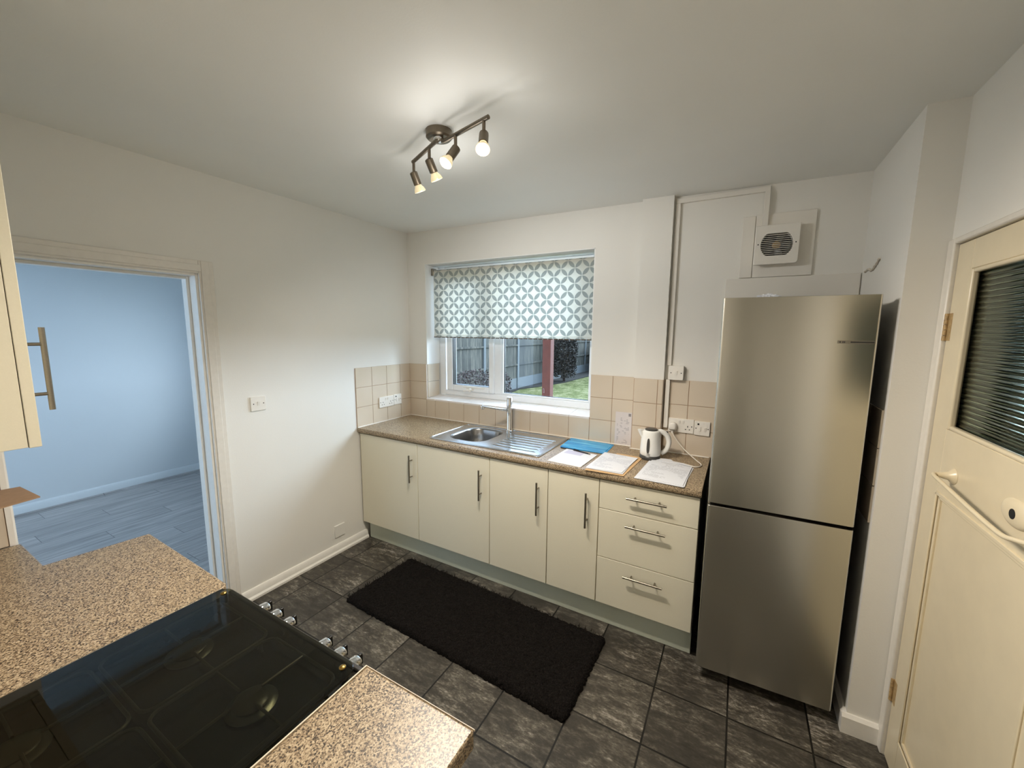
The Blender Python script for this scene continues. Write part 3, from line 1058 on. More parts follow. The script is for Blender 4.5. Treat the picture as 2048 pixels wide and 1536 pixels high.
def leafprint():
    t = NT('leaflet_sheet')
    g = t.coord('Generated')
    u, v, w = t.sep(g)
    r = t.math('MULTIPLY', w, 26.0)
    cell = t.n('ShaderNodeCombineXYZ')
    t.l(t.math('FLOOR', t.math('MULTIPLY', u, 9.0)), cell.inputs[0])
    t.l(t.math('FLOOR', r), cell.inputs[1])
    wn = t.n('ShaderNodeTexWhiteNoise', noise_dimensions='3D')
    t.l(cell.outputs[0], wn.inputs['Vector'])
    blk = t.noise(t.mapping(g, (2.4, 1, 4)), 1.4, 1.0)
    k = t.math('MULTIPLY', t.math('LESS_THAN', t.math('FRACT', r), .45), t.math('LESS_THAN', wn.outputs['Value'], .6))
    k = t.math('MULTIPLY', k, t.math('GREATER_THAN', blk, .5))
    for c_ in (t.math('GREATER_THAN', u, .12), t.math('LESS_THAN', u, .86), t.math('LESS_THAN', w, .84), t.math('GREATER_THAN', w, .05)):
        k = t.math('MULTIPLY', k, c_)
    sq = t.math('MULTIPLY', t.math('MULTIPLY', t.math('GREATER_THAN', u, .80), t.math('LESS_THAN', u, .95)),
                t.math('MULTIPLY', t.math('GREATER_THAN', w, .88), t.math('LESS_THAN', w, .965)))
    colr = t.mix(t.math('MULTIPLY', k, .55), lin((216, 208, 206)), lin((120, 116, 120)))
    colr = t.mix(t.math('MULTIPLY', sq, .7), colr, lin((90, 88, 92)))
    return t.done(t.bsdf(colr, .22))
M['leafprint'] = leafprint()
tag(obj('notice_sheet', lf, 'leafprint'), 'pale printed notice sheet propped against the tiles left of the kettle', 'notice')

# kettle
KX, KY = 2.098, -.196
kt = thing('kettle', 'white electric kettle with dark base and grey water gauge, plugged in on the worktop', 'kettle', (KX, KY, T0))
m = MB()
m.lathe([(.060, 0), (.0615, .003), (.0615, .014), (.058, .022), (.054, .026)], (KX, KY, T0), (0, 0, 1), 40)
obj('base', m, 'dark_grey', kt, angle=40)
m = MB()
m.lathe([(.056, .024), (.0595, .030), (.0590, .060), (.0560, .110), (.0520, .150), (.0500, .165), (.046, .171), (.020, .174), (.0, .1745)], (KX, KY, T0), (0, 0, 1), 44)
body = obj('body', m, 'kettle', kt, angle=50)
m = MB()
m.lathe([(.036, .171), (.036, .178), (.031, .181), (.0, .182)], (KX, KY, T0), (0, 0, 1), 32)
lid = obj('lid', m, 'dark_grey', kt, angle=40)
hv = Vector((.93, .37, 0)).normalized()          # handle side
sv = -hv                                          # spout side
kc = Vector((KX, KY, T0))
hp = smooth_path([kc + hv * .040 + Vector((0, 0, .166)), kc + hv * .062 + Vector((0, 0, .164)), kc + hv * .092 + Vector((0, 0, .140)),
                  kc + hv * .104 + Vector((0, 0, .100)), kc + hv * .092 + Vector((0, 0, .056)), kc + hv * .062 + Vector((0, 0, .030))], 7)
m = MB()
m.tube(hp, [.0125 + .003 * math.sin(PI * i / (len(hp) - 1)) for i in range(len(hp))], 14)
hnd = obj('handle', m, 'kettle', kt, angle=60)
m = MB()
q = kc + hv * .085 + Vector((0, 0, .158))
m.lathe([(.008, 0), (.008, .008), (.004, .012)], q, hv + Vector((0, 0, .7)), 16)
obj('switch', m, 'dark_grey', hnd)
m = MB()
spx = Vector((0, 0, 1)).cross(sv)
def sploop(r, w_, z):
    a = kc + sv * r + Vector((0, 0, z))
    return [a + spx * w_, a + sv * w_ * .9, a - spx * w_, a - sv * (r - .040)]
m.loft([sploop(.050, .008, .128), sploop(.056, .014, .150), sploop(.064, .016, .171), sploop(.066, .016, .174)])
obj('spout', m, 'kettle', kt, angle=50)
gd = Vector((-.05, -1, 0)).normalized()
gx = Vector((0, 0, 1)).cross(gd)
gz = [(.0585, .046), (.0575, .075), (.0553, .110), (.0538, .130)]
m = MB()
pth = []
def gauge_pt(a, s, o=.0008):
    z = .088 + .044 * a
    r = .0595 - (max(0, z - .060)) * .072
    th = s * .14
    dv = (gd * math.cos(th) + gx * math.sin(th))
    return kc + dv * (r + o) + Vector((0, 0, z))
outl = []
for k in range(28):
    a = 2 * PI * k / 28
    ca, sa_ = math.cos(a), math.sin(a)
    outl.append((math.copysign(abs(sa_) ** .8, sa_), math.copysign(abs(ca) ** .7, ca)))
m.loft([[gauge_pt(a, s, .0) for a, s in outl], [gauge_pt(a, s, .0022) for a, s in outl], [gauge_pt(a * .9, s * .7, .0024) for a, s in outl]])
obj('water_gauge', m, 'dark_grey', kt)

def text_mesh(body_, size, mat4, mat, parent, name, depth=.0003):
    cu = bpy.data.curves.new(name, 'FONT')
    cu.body = body_
    cu.size = size
    cu.extrude = depth
    cu.align_x = 'CENTER'
    o = bpy.data.objects.new(name + '_src', cu)
    COL.objects.link(o)
    dg = bpy.context.evaluated_depsgraph_get()
    me = bpy.data.meshes.new_from_object(o.evaluated_get(dg))
    bpy.data.objects.remove(o)
    bpy.data.curves.remove(cu)
    me.transform(mat4)
    c = sum((v.co for v in me.vertices), Vector()) / max(1, len(me.vertices))
    me.transform(Matrix.Translation(-c))
    me.materials.clear()
    me.materials.append(M[mat])
    r = bpy.data.objects.new(name, me)
    link(r, parent, c)
    return r
a = kc + gd * .0605 + Vector((0, 0, .034))
tm = Matrix.Identity(4)
for i in range(3):
    tm[i][0], tm[i][1], tm[i][2], tm[i][3] = gx[i], (0, 0, 1)[i], gd[i], a[i]
text_mesh('RUSSELL', .0062, tm @ Matrix.Translation((.004, .004, 0)), 'dark_grey', body, 'lettering')
text_mesh('HOBBS', .0062, tm @ Matrix.Translation((.004, -.003, 0)), 'dark_grey', body, 'lettering')
m = MB()
m.tube(smooth_path([kc + Vector((.055, -.012, .010)), (2.20, -.205, T0 + .004), (2.29, -.222, T0 + .004), (2.350, -.245, T0 + .004), (2.376, -.215, T0 + .004),
                    (2.372, -.170, T0 + .004), (2.335, -.110, T0 + .010), (2.262, -.062, .966), (2.215, -.052, 1.020), (2.197, -.050, 1.052)], 10), .0033, 10)
obj('power_cable', m, 'white_cable', kt, angle=70)
m = MB(FB(2.194, -.0165, 1.088))
m.loft([[(x * s, d, z * s) for x, z in rrect(-.023, .023, -.025, .024, (.010, .010, .020, .020), 6)] for d, s in ((0, .92), (.006, 1.0), (.022, 1.0), (.032, .80), (.034, .6))])
m.rod((0, .014, -.024), (0, .016, -.046), .0075, .005, 12)
obj('plug', m, 'white_plastic', kt, angle=45)

# ------------------------------------------------------------------ electrical fittings
def plate(mat4, x0, x1, z0, z1, d, name, parent, mat='white_plastic'):
    m = MB(mat4)
    m.loft([[(x, y, z) for x, z in rrect(x0 + i, x1 - i, z0 + i, z1 - i, .004, 3)] for y, i in ((0, .0), (d - .002, .0), (d, .002))])
    return obj(name, m, mat, parent, angle=30)
def rocker(mat4, x, z, d, parent, w_=.010, h=.020):
    m = MB(mat4)
    m.loft([[(x - w_ / 2, d, z - h / 2), (x + w_ / 2, d, z - h / 2), (x + w_ / 2, d, z + h / 2), (x - w_ / 2, d, z + h / 2)],
            [(x - w_ / 2, d + .001, z - h / 2), (x + w_ / 2, d + .001, z - h / 2), (x + w_ / 2, d + .005, z + h / 2), (x - w_ / 2, d + .005, z + h / 2)]])
    return obj('rocker_switch', m, 'white_plastic', parent)
def pins(mat4, x, z, d, parent):
    m = MB(mat4)
    m.box(x - .0022, x + .0022, d, d + .0006, z + .004, z + .013)
    m.box(x - .0145, x - .0075, d, d + .0006, z - .012, z - .007)
    m.box(x + .0075, x + .0145, d, d + .0006, z - .012, z - .007)
    return obj('socket_holes', m, 'hole', parent)
def screws(mat4, pts_, d, parent):
    for x, z in pts_:
        m = MB(mat4)
        m.lathe([(.0032, 0), (.0032, .0006)], (x, d, z), (0, 1, 0), 12)
        obj('screw', m, 'hole', parent)

def double_socket(F, x0, x1, z0, z1, label, loc, d=.010, used=True):
    t = thing('double_socket', label, 'socket', loc, 'double wall sockets')
    fp = plate(F, x0, x1, z0, z1, d, 'face_plate', t)
    cx, c_z = (x0 + x1) / 2, (z0 + z1) / 2
    q = (x1 - x0) / 4
    pins(F, cx + q * 1.05, c_z - .010, d, t)
    if used:
        pins(F, cx - q * 1.05, c_z - .010, d, t)
    rocker(F, cx - q * .28, c_z + .022, d, t)
    rocker(F, cx + q * .28, c_z + .022, d, t)
    screws(F, [(x0 + .012, c_z), (x1 - .012, c_z)], d, t)
    return t
def spur(F, x0, x1, z0, z1, label, loc, d=.010):
    t = thing('fused_spur', label, 'switch', loc, 'fused spur switches')
    plate(F, x0, x1, z0, z1, d, 'face_plate', t)
    cx, c_z = (x0 + x1) / 2, (z0 + z1) / 2
    rocker(F, cx + .016, c_z - .006, d, t, .012, .026)
    m = MB(F)
    m.box(cx - .018, cx - .006, d, d + .003, c_z - .016, c_z + .010)
    obj('fuse_holder', m, 'white_plastic', t, bevel=.001)
    m = MB(F)
    m.box(cx - .026, cx - .016, d, d + .001, c_z + .021, c_z + .031)
    obj('indicator', m, 'hole', t)
    screws(F, [(x0 + .010, c_z), (x1 - .010, c_z)], d, t)
    return t
F = FL(.007, 0)
double_socket(F, -.372, -.216, 1.030, 1.116, 'white double socket with nothing plugged in, on the left wall tiles', (.01, -.295, 1.030))
spur(F, -.214, -.128, 1.033, 1.119, 'white fused switch on the left wall tiles in the corner', (.01, -.17, 1.033))
F = FB(0, -.007)
double_socket(F, 2.166, 2.312, 1.048, 1.134, 'white double socket with the kettle plug in it', (2.24, -.01, 1.048), used=False)
spur(F, 2.314, 2.400, 1.044, 1.130, 'white fused switch close beside the fridge edge', (2.357, -.01, 1.044))
t = thing('wall_switch', 'white surface-mounted switch box fed by trunking, just above the right tiles', 'switch', (2.194, -.01, 1.374))
F = FB(0, 0)
m = MB(F)
m.box(2.152, 2.236, 0, .028, 1.374, 1.458)
obj('back_box', m, 'white_plastic', t, bevel=.002)
plate(FB(0, -.028), 2.151, 2.237, 1.373, 1.459, .009, 'face_plate', t)
rocker(FB(0, -.028), 2.196, 1.416, .009, t, .012, .026)
screws(FB(0, -.028), [(2.166, 1.416), (2.224, 1.416)], .009, t)
t = thing('light_switch', 'white single light switch on the left wall beside the doorway', 'switch', (.004, -1.30, 1.170))
F = FL(0, 0)
plate(F, -1.346, -1.258, 1.168, 1.254, .010, 'face_plate', t)
rocker(F, -1.302, 1.211, .010, t, .012, .024)
screws(F, [(-1.330, 1.211), (-1.272, 1.211)], .010, t)
t = thing('blank_plate', 'painted-over blank cover plate low on the left wall above the skirting', 'plate', (.004, -.785, .118))
plate(F, -.828, -.742, .120, .212, .009, 'face_plate', t, 'wall')

# cable trunking
t = thing('cable_trunking', 'white cable trunking running up beside the pier and along the ceiling to the fan', 'trunking', (2.15, -.01, 1.066))
F = FB(0, 0)
m = MB(F)
m.box(2.137, 2.162, .0075, .026, 1.070, 1.373)
obj('lower_length', m, 'white_plastic', t, bevel=.002)
m = MB(F)
m.box(2.137, 2.162, .0, .018, 1.459, 2.405)
obj('upper_length', m, 'board', t, bevel=.002)
m = MB(F)
m.box(2.137, 2.603, .0, .018, 2.405, 2.432)
obj('ceiling_length', m, 'board', t, bevel=.002)
m = MB(F)
m.box(2.578, 2.603, .0125, .030, 2.222, 2.404)
obj('drop_length', m, 'board', t, bevel=.002)

# painted boards boxing in the alcove, and the extractor fan
tag(obj('boxing_board', MB().box(2.423, 3.015, -.012, -.0005, 1.10, 1.960), 'board', bevel=.002), 'wide painted board on the wall right behind the fridge top', 'board')
tag(obj('boxing_board', MB().box(2.486, 2.546, -.012, -.0005, 1.962, 2.286), 'board', bevel=.002), 'narrow painted upright board left of the extractor fan', 'board')
tag(obj('boxing_board', MB().box(2.548, 2.814, -.012, -.0005, 1.962, 2.290), 'board', bevel=.002), 'square painted board that the extractor fan is fixed to', 'board')
t = thing('extractor_fan', 'square white extractor fan with round slatted grille, high on the wall above the fridge', 'fan', (2.648, -.03, 2.02))
F = FB(2.648, -.0125, 2.121)
R_ = .0715
hole = []
for k in range(64):
    a = 2 * PI * k / 64
    hole.append((R_ * math.cos(a), max(-.056, min(.056, R_ * math.sin(a)))))
m = MB(F)
m.holed(rrect(-.0975, .0975, -.1, .1, (.003, .014, .003, .003), 5), hole, .028, .050)
obj('front_cover', m, 'white_plastic', t, bevel=.002)
m = MB(F)
m.holed(rrect(-.092, .092, -.094, .094, .004, 3), hole, .0, .028)
obj('housing', m, 'white_plastic', t)
m = MB(F)
m.box(-.085, .085, .0005, .003, -.085, .085)
obj('dark_back', m, 'hole', t)
for k in range(11):
    z = -.048 + .0096 * k
    hw = math.sqrt(max(0, R_ ** 2 - z ** 2)) + .001
    m = MB(F)
    m.box(-hw, hw, .040, .048, z - .0011, z + .0011)
    obj('grille_slat', m, 'white_plastic', t)
m = MB(F)
m.lathe([(.019, 0), (.019, .018), (.012, .022), (0, .022)], (0, .008, 0), (0, 1, 0), 24)
hub = obj('hub', m, 'hinge', t)
for k in range(5):
    a = 2 * PI * k / 5
    m = MB(F)
    ca, sa_ = math.cos(a), math.sin(a)
    pts4 = [(.017, -.012), (.060, -.020), (.062, .016), (.017, .010)]
    lo = [(r * ca - s_ * sa_, .010 + (.010 if s_ > 0 else 0), r * sa_ + s_ * ca) for r, s_ in pts4]
    m.loft([lo, [(x, y + .0015, z) for x, y, z in lo]])
    obj('fan_blade', m, 'dark_grey', t)
screws(F, [(-.083, .004), (.083, .004)], .050, t)

# ------------------------------------------------------------------ fridge freezer, turned a touch off square
fl, fr_ = Vector((2.4423, -.6626, 0)), Vector((2.9693, -.6395, 0))
ang = math.atan2(fr_.y - fl.y, fr_.x - fl.x)
FM = Matrix.Translation(fl) @ Matrix.Rotation(ang, 4, 'Z')
FW = (fr_ - fl).length
fz = thing('fridge_freezer', 'tall stainless steel two-door fridge freezer standing in the alcove', 'fridge', ((fl.x + fr_.x) / 2, -.36, 0))
m = MB(FM)
m.box(.006, FW - .006, .062, .590, .030, 1.803)
obj('body', m, 'fridge_side', fz, bevel=.004)
m = MB(FM)
m.box(.012, FW - .012, .052, .062, .060, 1.798)
obj('door_seal', m, 'fridge_gap', fz)
for z0, z1 in ((.062, .879), (.893, 1.8075)):
    m = MB(FM)
    m.loft([[(x, y, z) for x, y in rrect(0, FW, 0, .052, (.010, .010, .002, .002), 5)] for z in (z0, z1)])
    fd = obj('door', m, 'brushed', fz, angle=30, bevel=.0015)
m = MB(FM)
xb0, xb1 = FW - .122, FW - .008
m.box(xb0, xb1, -.0012, .002, 1.6225, 1.6345)
bg = obj('badge_strip', m, 'nickel', fd)
m = MB(FM)
for a_, b_ in ((.006, .010), (.015, .0185), (.020, .0235), (.040, .111)):
    m.box(xb0 + a_, xb0 + b_, -.0020, -.0012, 1.6255, 1.6315)
obj('badge_marks', m, 'dark_grey', bg)
for x_, y_ in ((.05, .10), (FW - .05, .10), (.05, .54), (FW - .05, .54)):
    m = MB(FM)
    m.rod((x_, y_, 0.0005), (x_, y_, .031), .018, seg=16)
    obj('foot', m, 'black_plastic', fz)
m = MB(FM)
m.box(.02, FW - .02, .075, .085, .006, .060)
obj('kick_panel', m, 'fridge_gap', fz)

rng = random.Random(11)
m = MB()
bm_ = m.bm
bmesh.ops.create_icosphere(bm_, subdivisions=4, radius=1.0)
for v_ in bm_.verts:
    c_ = v_.co.copy()
    k_ = 1 + .22 * math.sin(c_.x * 9 + c_.y * 5) * math.cos(c_.z * 7 + c_.x * 4) + .10 * math.sin(c_.y * 23 + c_.z * 17) + rng.uniform(-.04, .04)
    v_.co = Vector((2.625 + .060 * c_.x * k_, -.16 + .05 * c_.y * k_, 1.8055 + max(0.0, .022 + .030 * c_.z * k_)))
tag(obj('crumpled_wrap', m, 'paper', angle=20), 'small crumpled white scrap on top of the fridge, just showing above its edge', 'scrap')

# ------------------------------------------------------------------ rug
def rug():
    bl, br, fr2, fl2 = Vector((.545, -.614)), Vector((2.005, -.654)), Vector((1.987, -1.206)), Vector((.514, -1.148))
    nx, ny = 150, 60
    m = MB()
    rng = random.Random(3)
    grid = []
    for j in range(ny + 1):
        row = []
        for i in range(nx + 1):
            u, v = i / nx, j / ny
            # rounded corners
            p = (fl2 * (1 - u) + fr2 * u) * (1 - v) + (bl * (1 - u) + br * u) * v
            e_ = min(u * 1.46, (1 - u) * 1.46, v * .54, (1 - v) * .54)
            h = .006 + .022 * min(1, e_ / .022) ** .5
            z = h + rng.uniform(-.005, .005)
            jx, jy = rng.uniform(-.004, .004), rng.uniform(-.004, .004)
            du, dv = min(u, 1 - u) * 1.46, min(v, 1 - v) * .54
            if du < .03 and dv < .03:
                r = math.hypot(.03 - du, .03 - dv)
                if r > .03:
                    c_ = (Vector((1.26, -.905)) - p).normalized() * (r - .03)
                    p = p + c_
            row.append(m.v((p.x + jx, p.y + jy, z)))
        grid.append(row)
    for j in range(ny):
        for i in range(nx):
            m.bm.faces.new((grid[j][i], grid[j][i + 1], grid[j + 1][i + 1], grid[j + 1][i]))
    # skirt to the floor
    edge = [grid[0][i] for i in range(nx + 1)] + [grid[j][nx] for j in range(1, ny + 1)] + [grid[ny][i] for i in range(nx - 1, -1, -1)] + [grid[j][0] for j in range(ny - 1, 0, -1)]
    low = [m.bm.verts.new((v.co.x, v.co.y, .001)) for v in edge]
    n = len(edge)
    for i in range(n):
        j = (i + 1) % n
        m.bm.faces.new((edge[i], edge[j], low[j], low[i]))
    m.bm.faces.new(low)
    o = obj('rug', m, 'rug', angle=180)
    tag(o, 'black shaggy rectangular rug on the slate floor along the cabinets', 'rug')
    # tufts of pile, one mesh
    tm_ = MB()
    for k in range(9000):
        u, v = rng.random(), rng.random()
        p = (fl2 * (1 - u) + fr2 * u) * (1 - v) + (bl * (1 - u) + br * u) * v
        du, dv = min(u, 1 - u) * 1.46, min(v, 1 - v) * .54
        if du < .02 and dv < .02:
            continue
        a = rng.uniform(0, 2 * PI)
        ln = rng.uniform(.008, .020)
        d = Vector((math.cos(a), math.sin(a), 0))
        s_ = Vector((-d.y, d.x, 0)) * .0022
        b0 = Vector((p.x, p.y, .020))
        tip = b0 + d * ln + Vector((0, 0, rng.uniform(.008, .018)))
        va, vb, vc = tm_.bm.verts.new(b0 - s_), tm_.bm.verts.new(b0 + s_), tm_.bm.verts.new(tip)
        tm_.bm.faces.new((va, vb, vc))
    pt = obj('pile', tm_, 'rug', o)
    pt['kind'] = 'stuff'
rug()

# ------------------------------------------------------------------ ceiling spotlight bar
CX, CY = 1.405, -1.272
HB = 2.395
sl_ = thing('ceiling_spotlight', 'four-lamp satin nickel ceiling spotlight on two angled bars, lit', 'light', (CX, CY, 2.38))
czz = cz(CX, CY)
m = MB()
m.lathe([(.052, 0), (.052, .034), (.046, .040), (.0, .041)], (CX, CY, czz), (0, 0, -1), 40)
obj('ceiling_canopy', m, 'spotmetal', sl_, angle=40)
m = MB()
m.lathe([(.020, 0), (.021, .006), (.016, .016), (.006, .021), (0, .022)], (CX + .008, CY - .014, czz - .041), (0, 0, -1), 24)
obj('centre_cap', m, 'chrome', sl_, angle=50)
barA = (Vector((1.455, -1.300, HB)), Vector((1.703, -1.368, HB)))
barB = (Vector((1.430, -1.316, HB)), Vector((1.205, -1.209, HB)))
for (p0, p1) in (barA, barB):
    m = MB()
    m.rod(p0, p1, .0078, seg=18)
    b_ = obj('bar', m, 'spotmetal', sl_, angle=40)
    m = MB()
    q = p0 + (p1 - p0).normalized() * .010
    m.tube([q, (q + Vector((CX, CY, HB))) / 2 + Vector((0, 0, .006)), Vector((CX + (q.x - CX) * .4, CY + (q.y - CY) * .4, czz - .038))], .0065, 12)
    obj('bar_arm', m, 'spotmetal', b_, angle=40)
def lamp_head(p, d, lit, stem=.046):
    p = Vector(p)
    d = Vector(d).normalized()
    m = MB()
    m.rod(p, p + Vector((0, 0, -stem)), .0062, seg=14)
    m.lathe([(.0078, 0), (.0078, .006), (.005, .010)], p + Vector((0, 0, -stem)), (0, 0, -1), 14)
    h = obj('lamp_stem', m, 'spotmetal', sl_, angle=40)
    q = p + Vector((0, 0, -stem - .006))
    m = MB()
    m.lathe([(.010, -.010), (.0165, -.006), (.0170, .0), (.0170, .044), (.0150, .046), (.0150, .040)], q, d, 26)
    hd_ = obj('lamp_holder', m, 'spotmetal', sl_, angle=40)
    b0 = q + d * .043
    m = MB()
    m.lathe([(.0125, 0), (.0150, .006), (.0225, .018), (.0250, .026), (.0250, .031)], b0, d, 28, cap=False)
    obj('lamp_reflector', m, 'reflector', hd_, angle=60)
    m = MB()
    if lit:
        m.lathe([(.0235, .0285), (.0225, .034), (.016, .040), (0, .042)], b0, d, 28)
    else:
        m.lathe([(.0240, .0285), (.0235, .031), (.016, .0325), (0, .033)], b0, d, 28)
    obj('lamp_lens', m, 'bulb_hot' if lit else 'bulb_warm', hd_, angle=60)
    return b0 + d * .055, d
LAMPS = []
LAMPS.append(lamp_head((1.212, -1.212, HB), (.10, .42, -.88), False) + (0,))
LAMPS.append(lamp_head((1.364, -1.285, HB), (.14, .44, -.86), False) + (0,))
LAMPS.append(lamp_head((1.524, -1.320, HB), (-.22, -.50, -.76), True) + (1,))
LAMPS.append(lamp_head((1.680, -1.362, HB), (.22, -.42, -.80), True) + (1,))

# ------------------------------------------------------------------ cooker and worktops in the foreground
YW = -2.083                                    # front of this run
KX0, KX1 = 1.268, 1.834
ck = thing('cooker', 'freestanding cooker with dark smoked glass lid closed over the hob', 'cooker', (1.55, -2.39, 0))
m = MB()
m.box(KX0, KX1, YF + .02, YW - .012, .02, .872)
obj('cooker_body', m, 'cooker_side', ck, bevel=.003)
m = MB()
m.box(KX0 + .004, KX1 - .004, YW - .012, YW + .001, .765, .902)
fas = obj('control_panel', m, 'cooker_side', ck, bevel=.004)
for x in (1.398, 1.454, 1.514, 1.664, 1.721, 1.775):
    m = MB()
    m.lathe([(.020, 0), (.020, .005), (.0170, .007), (.0160, .026), (.013, .030), (0, .0305)], (x, YW + .001, .872), (0, 1, 0), 26)
    kb = obj('knob', m, 'chrome', ck, angle=40)
    m = MB()
    m.box(x - .0045, x + .0045, YW + .030, YW + .041, .858, .886)
    obj('knob_grip', m, 'black_plastic', kb, bevel=.002)
m = MB()
m.box(KX0 + .02, KX1 - .02, YW - .012, YW + .010, .18, .745)
od = obj('oven_door', m, 'enamel', ck, bevel=.004)
m = MB()
m.rod((KX0 + .06, YW + .045, .70), (KX1 - .06, YW + .045, .70), .009, seg=16)
for x in (KX0 + .09, KX1 - .09):
    m.rod((x, YW + .008, .70), (x, YW + .045, .70), .006, seg=12)
obj('oven_handle', m, 'chrome', od)
m = MB()
m.loft([[(x, y, z) for x, y in rrect(KX0 + i, KX1 - i, YF + .025 + i, YW - .006 - i, .012, 4)] for i, z in ((0, .872), (0, .892), (.006, .896), (.020, .890), (.030, .884))])
obj('hob_tray', m, 'enamel', ck, angle=40)
for x, y in ((1.420, -2.520), (1.680, -2.520), (1.420, -2.250), (1.690, -2.250)):
    m = MB()
    m.lathe([(.046, 0), (.048, .004), (.040, .008), (.030, .009)], (x, y, .884), (0, 0, 1), 28)
    br_ = obj('burner', m, 'alu_burner', ck, angle=40)
    m = MB()
    m.lathe([(.033, 0), (.034, .004), (.030, .007), (0, .008)], (x, y, .892), (0, 0, 1), 28)
    obj('burner_cap', m, 'castiron', br_, angle=40)
for x0_, x1_ in ((1.300, 1.548), (1.558, 1.806)):
    m = MB()
    for y0_, y1_ in ((-2.640, -2.392), (-2.378, -2.130)):
        lp = [(x, y, .903) for x, y in rrect(x0_, x1_, y0_, y1_, .025, 5)]
        m.tube(lp + [lp[0]], .0035, 8, False)
        cx_, cy_ = (x0_ + x1_) / 2, (y0_ + y1_) / 2
        for dx, dy in ((1, 0), (-1, 0), (0, 1), (0, -1)):
            m.tube([(cx_ + dx * .030, cy_ + dy * .030, .904), (cx_ + dx * (x1_ - x0_) / 2, cy_ + dy * (y1_ - y0_) / 2, .903)], .003, 8)
    for x, y in ((x0_ + .004, -2.61), (x1_ - .004, -2.61), (x0_ + .004, -2.16), (x1_ - .004, -2.16)):
        m.rod((x, y, .884), (x, y, .903), .004, seg=8)
    obj('pan_support', m, 'castiron', ck)
m = MB()
m.loft([[(x, y, z) for x, y in rrect(KX0 + .003 + i, KX1 - .003 - i, YF + .06 + i, YW - .012 - i, (.004, .004, .028, .028), 6)] for i, z in ((0, .9125), (0, .9165), (.0015, .918))])
lidg = obj('glass_lid', m, 'smoked', ck, angle=30)
for x in (KX0 + .030, KX1 - .030):
    m = MB()
    m.lathe([(.0075, 0), (.0075, .002), (.005, .004), (0, .0045)], (x, YW - .034, .918), (0, 0, 1), 18)
    obj('lid_screw', m, 'brass', lidg)
    m = MB()
    m.rod((x, YW - .034, .890), (x, YW - .034, .9125), .008, seg=14)
    obj('lid_buffer', m, 'black_plastic', lidg)
m = MB()
m.box(KX0 + .02, KX1 - .02, YF + .03, YF + .075, .892, .918)
obj('lid_hinge', m, 'cooker_side', ck, bevel=.003)

def post_edge(poly, z0, z1, name, parent):
    m = MB()
    m.loft([[(x, y, z) for x, y in poly] for z in (z0, z1)])
    return obj(name, m, 'worktop', parent, bevel=.004)
wl_ = thing('worktop', 'tan speckled worktop left of the cooker, its end notched by the doorway', 'worktop', (.8, -2.4, CZ - .04))
poly = [(XR + .010, YF), (1.262, YF), (1.262, -2.110), (1.257, -2.094), (1.243, -2.0855), (.682, -2.073), (.648, -2.326), (XR + .010, -2.326)]
post_edge(poly, CZ - .04, CZ, 'top_board', wl_)
m = MB()
m.box(1.2625, 1.2655, YF + .01, -2.104, CZ - .040, CZ + .0015)
obj('edge_strip', m, 'alu', wl_)
wr_ = thing('worktop', 'short tan speckled worktop right of the cooker, edged in pale laminate', 'worktop', (1.98, -2.4, CZ - .04))
poly = [(1.842, YF), (2.134, YF), (2.134, YW), (1.842, YW)]
post_edge(poly, CZ - .04, CZ, 'top_board', wr_)
m = MB()
m.box(1.8385, 1.8415, YF + .01, YW + .001, CZ - .040, CZ + .001)
m.box(1.8385, 2.1345, YW + .0002, YW + .0015, CZ - .003, CZ + .0006)
obj('edge_strip', m, 'edge_white', wr_)

def side_unit(x0, x1, label, hx, hand=True):
    t = thing('base_cabinet', label, 'cabinet', ((x0 + x1) / 2, -2.40, 0), 'cream base cabinets beside the cooker')
    y_f = YW - .022
    m = MB()
    m.box(x0, x1, YF + .005, y_f - .020, .150, CZ - .041)
    m.box(x0 + .002, x1 - .002, YF + .005, y_f - .070, .001, .150)
    obj('carcass', m, 'carcass', t)
    d = obj('door', MB().box(x0 + .002, x1 - .002, y_f - DT, y_f, .1515, CZ - .046), 'cabinet', t, bevel=.0015)
    bar_handle(d, (hx, y_f, .683), (0, 0, 1), out=(0, 1, 0))
    return t
side_unit(.690, 1.258, 'cream base cabinet under the left foreground worktop', .75)
side_unit(1.846, 2.118, 'narrow cream base cabinet under the right foreground worktop', 1.90)

# wall cabinet at the left edge of the view
wc = thing('wall_cabinet', 'beige-cream wall cabinet hung above the left worktop, bar handle on its door', 'cabinet', (.80, -2.54, 1.372))
C0, C1, CF, CB, CT = .560, 1.058, -2.366, YF + .002, 2.10
m = MB()
m.box(C0, C1, CB, CF - .022, 1.374, CT)
obj('carcass', m, 'cabinet', wc, bevel=.001)
d = obj('door', MB().box(C0 + .002, C1 + .001, CF - .0205, CF, 1.372, CT), 'cabinet', wc, bevel=.0012)
bar_handle(d, (1.015, CF, 1.556), (0, 0, 1), length=.206, off=.034, out=(0, 1, 0))

# opened cardboard box on the left worktop; one flap reaches into view
cb = thing('cardboard_box', 'brown cardboard box flap sticking out below the wall cabinet, before the tiles', 'box', (.58, -2.55, CZ))
bx0, bx1, by0, by1, bz = .52, .76, -2.70, -2.47, 1.155
m = MB()
for a_ in ((bx0, bx0 + .004, by0, by1), (bx1 - .004, bx1, by0, by1), (bx0 + .004, bx1 - .004, by0, by0 + .004), (bx0 + .004, bx1 - .004, by1 - .004, by1)):
    m.box(a_[0], a_[1], a_[2], a_[3], CZ + .0005, bz)
m.box(bx0 + .004, bx1 - .004, by0 + .004, by1 - .004, CZ + .0005, CZ + .005)
obj('carton', m, 'card', cb)
m = MB()
fp = [(bx0 + .01, by1), (bx1, by1), (.722, -2.324), (.556, -2.334)]
m.loft([[(x, y, bz - .003) for x, y in fp], [(x, y, bz + .0005) for x, y in fp]])
obj('flap', m, 'card', cb)

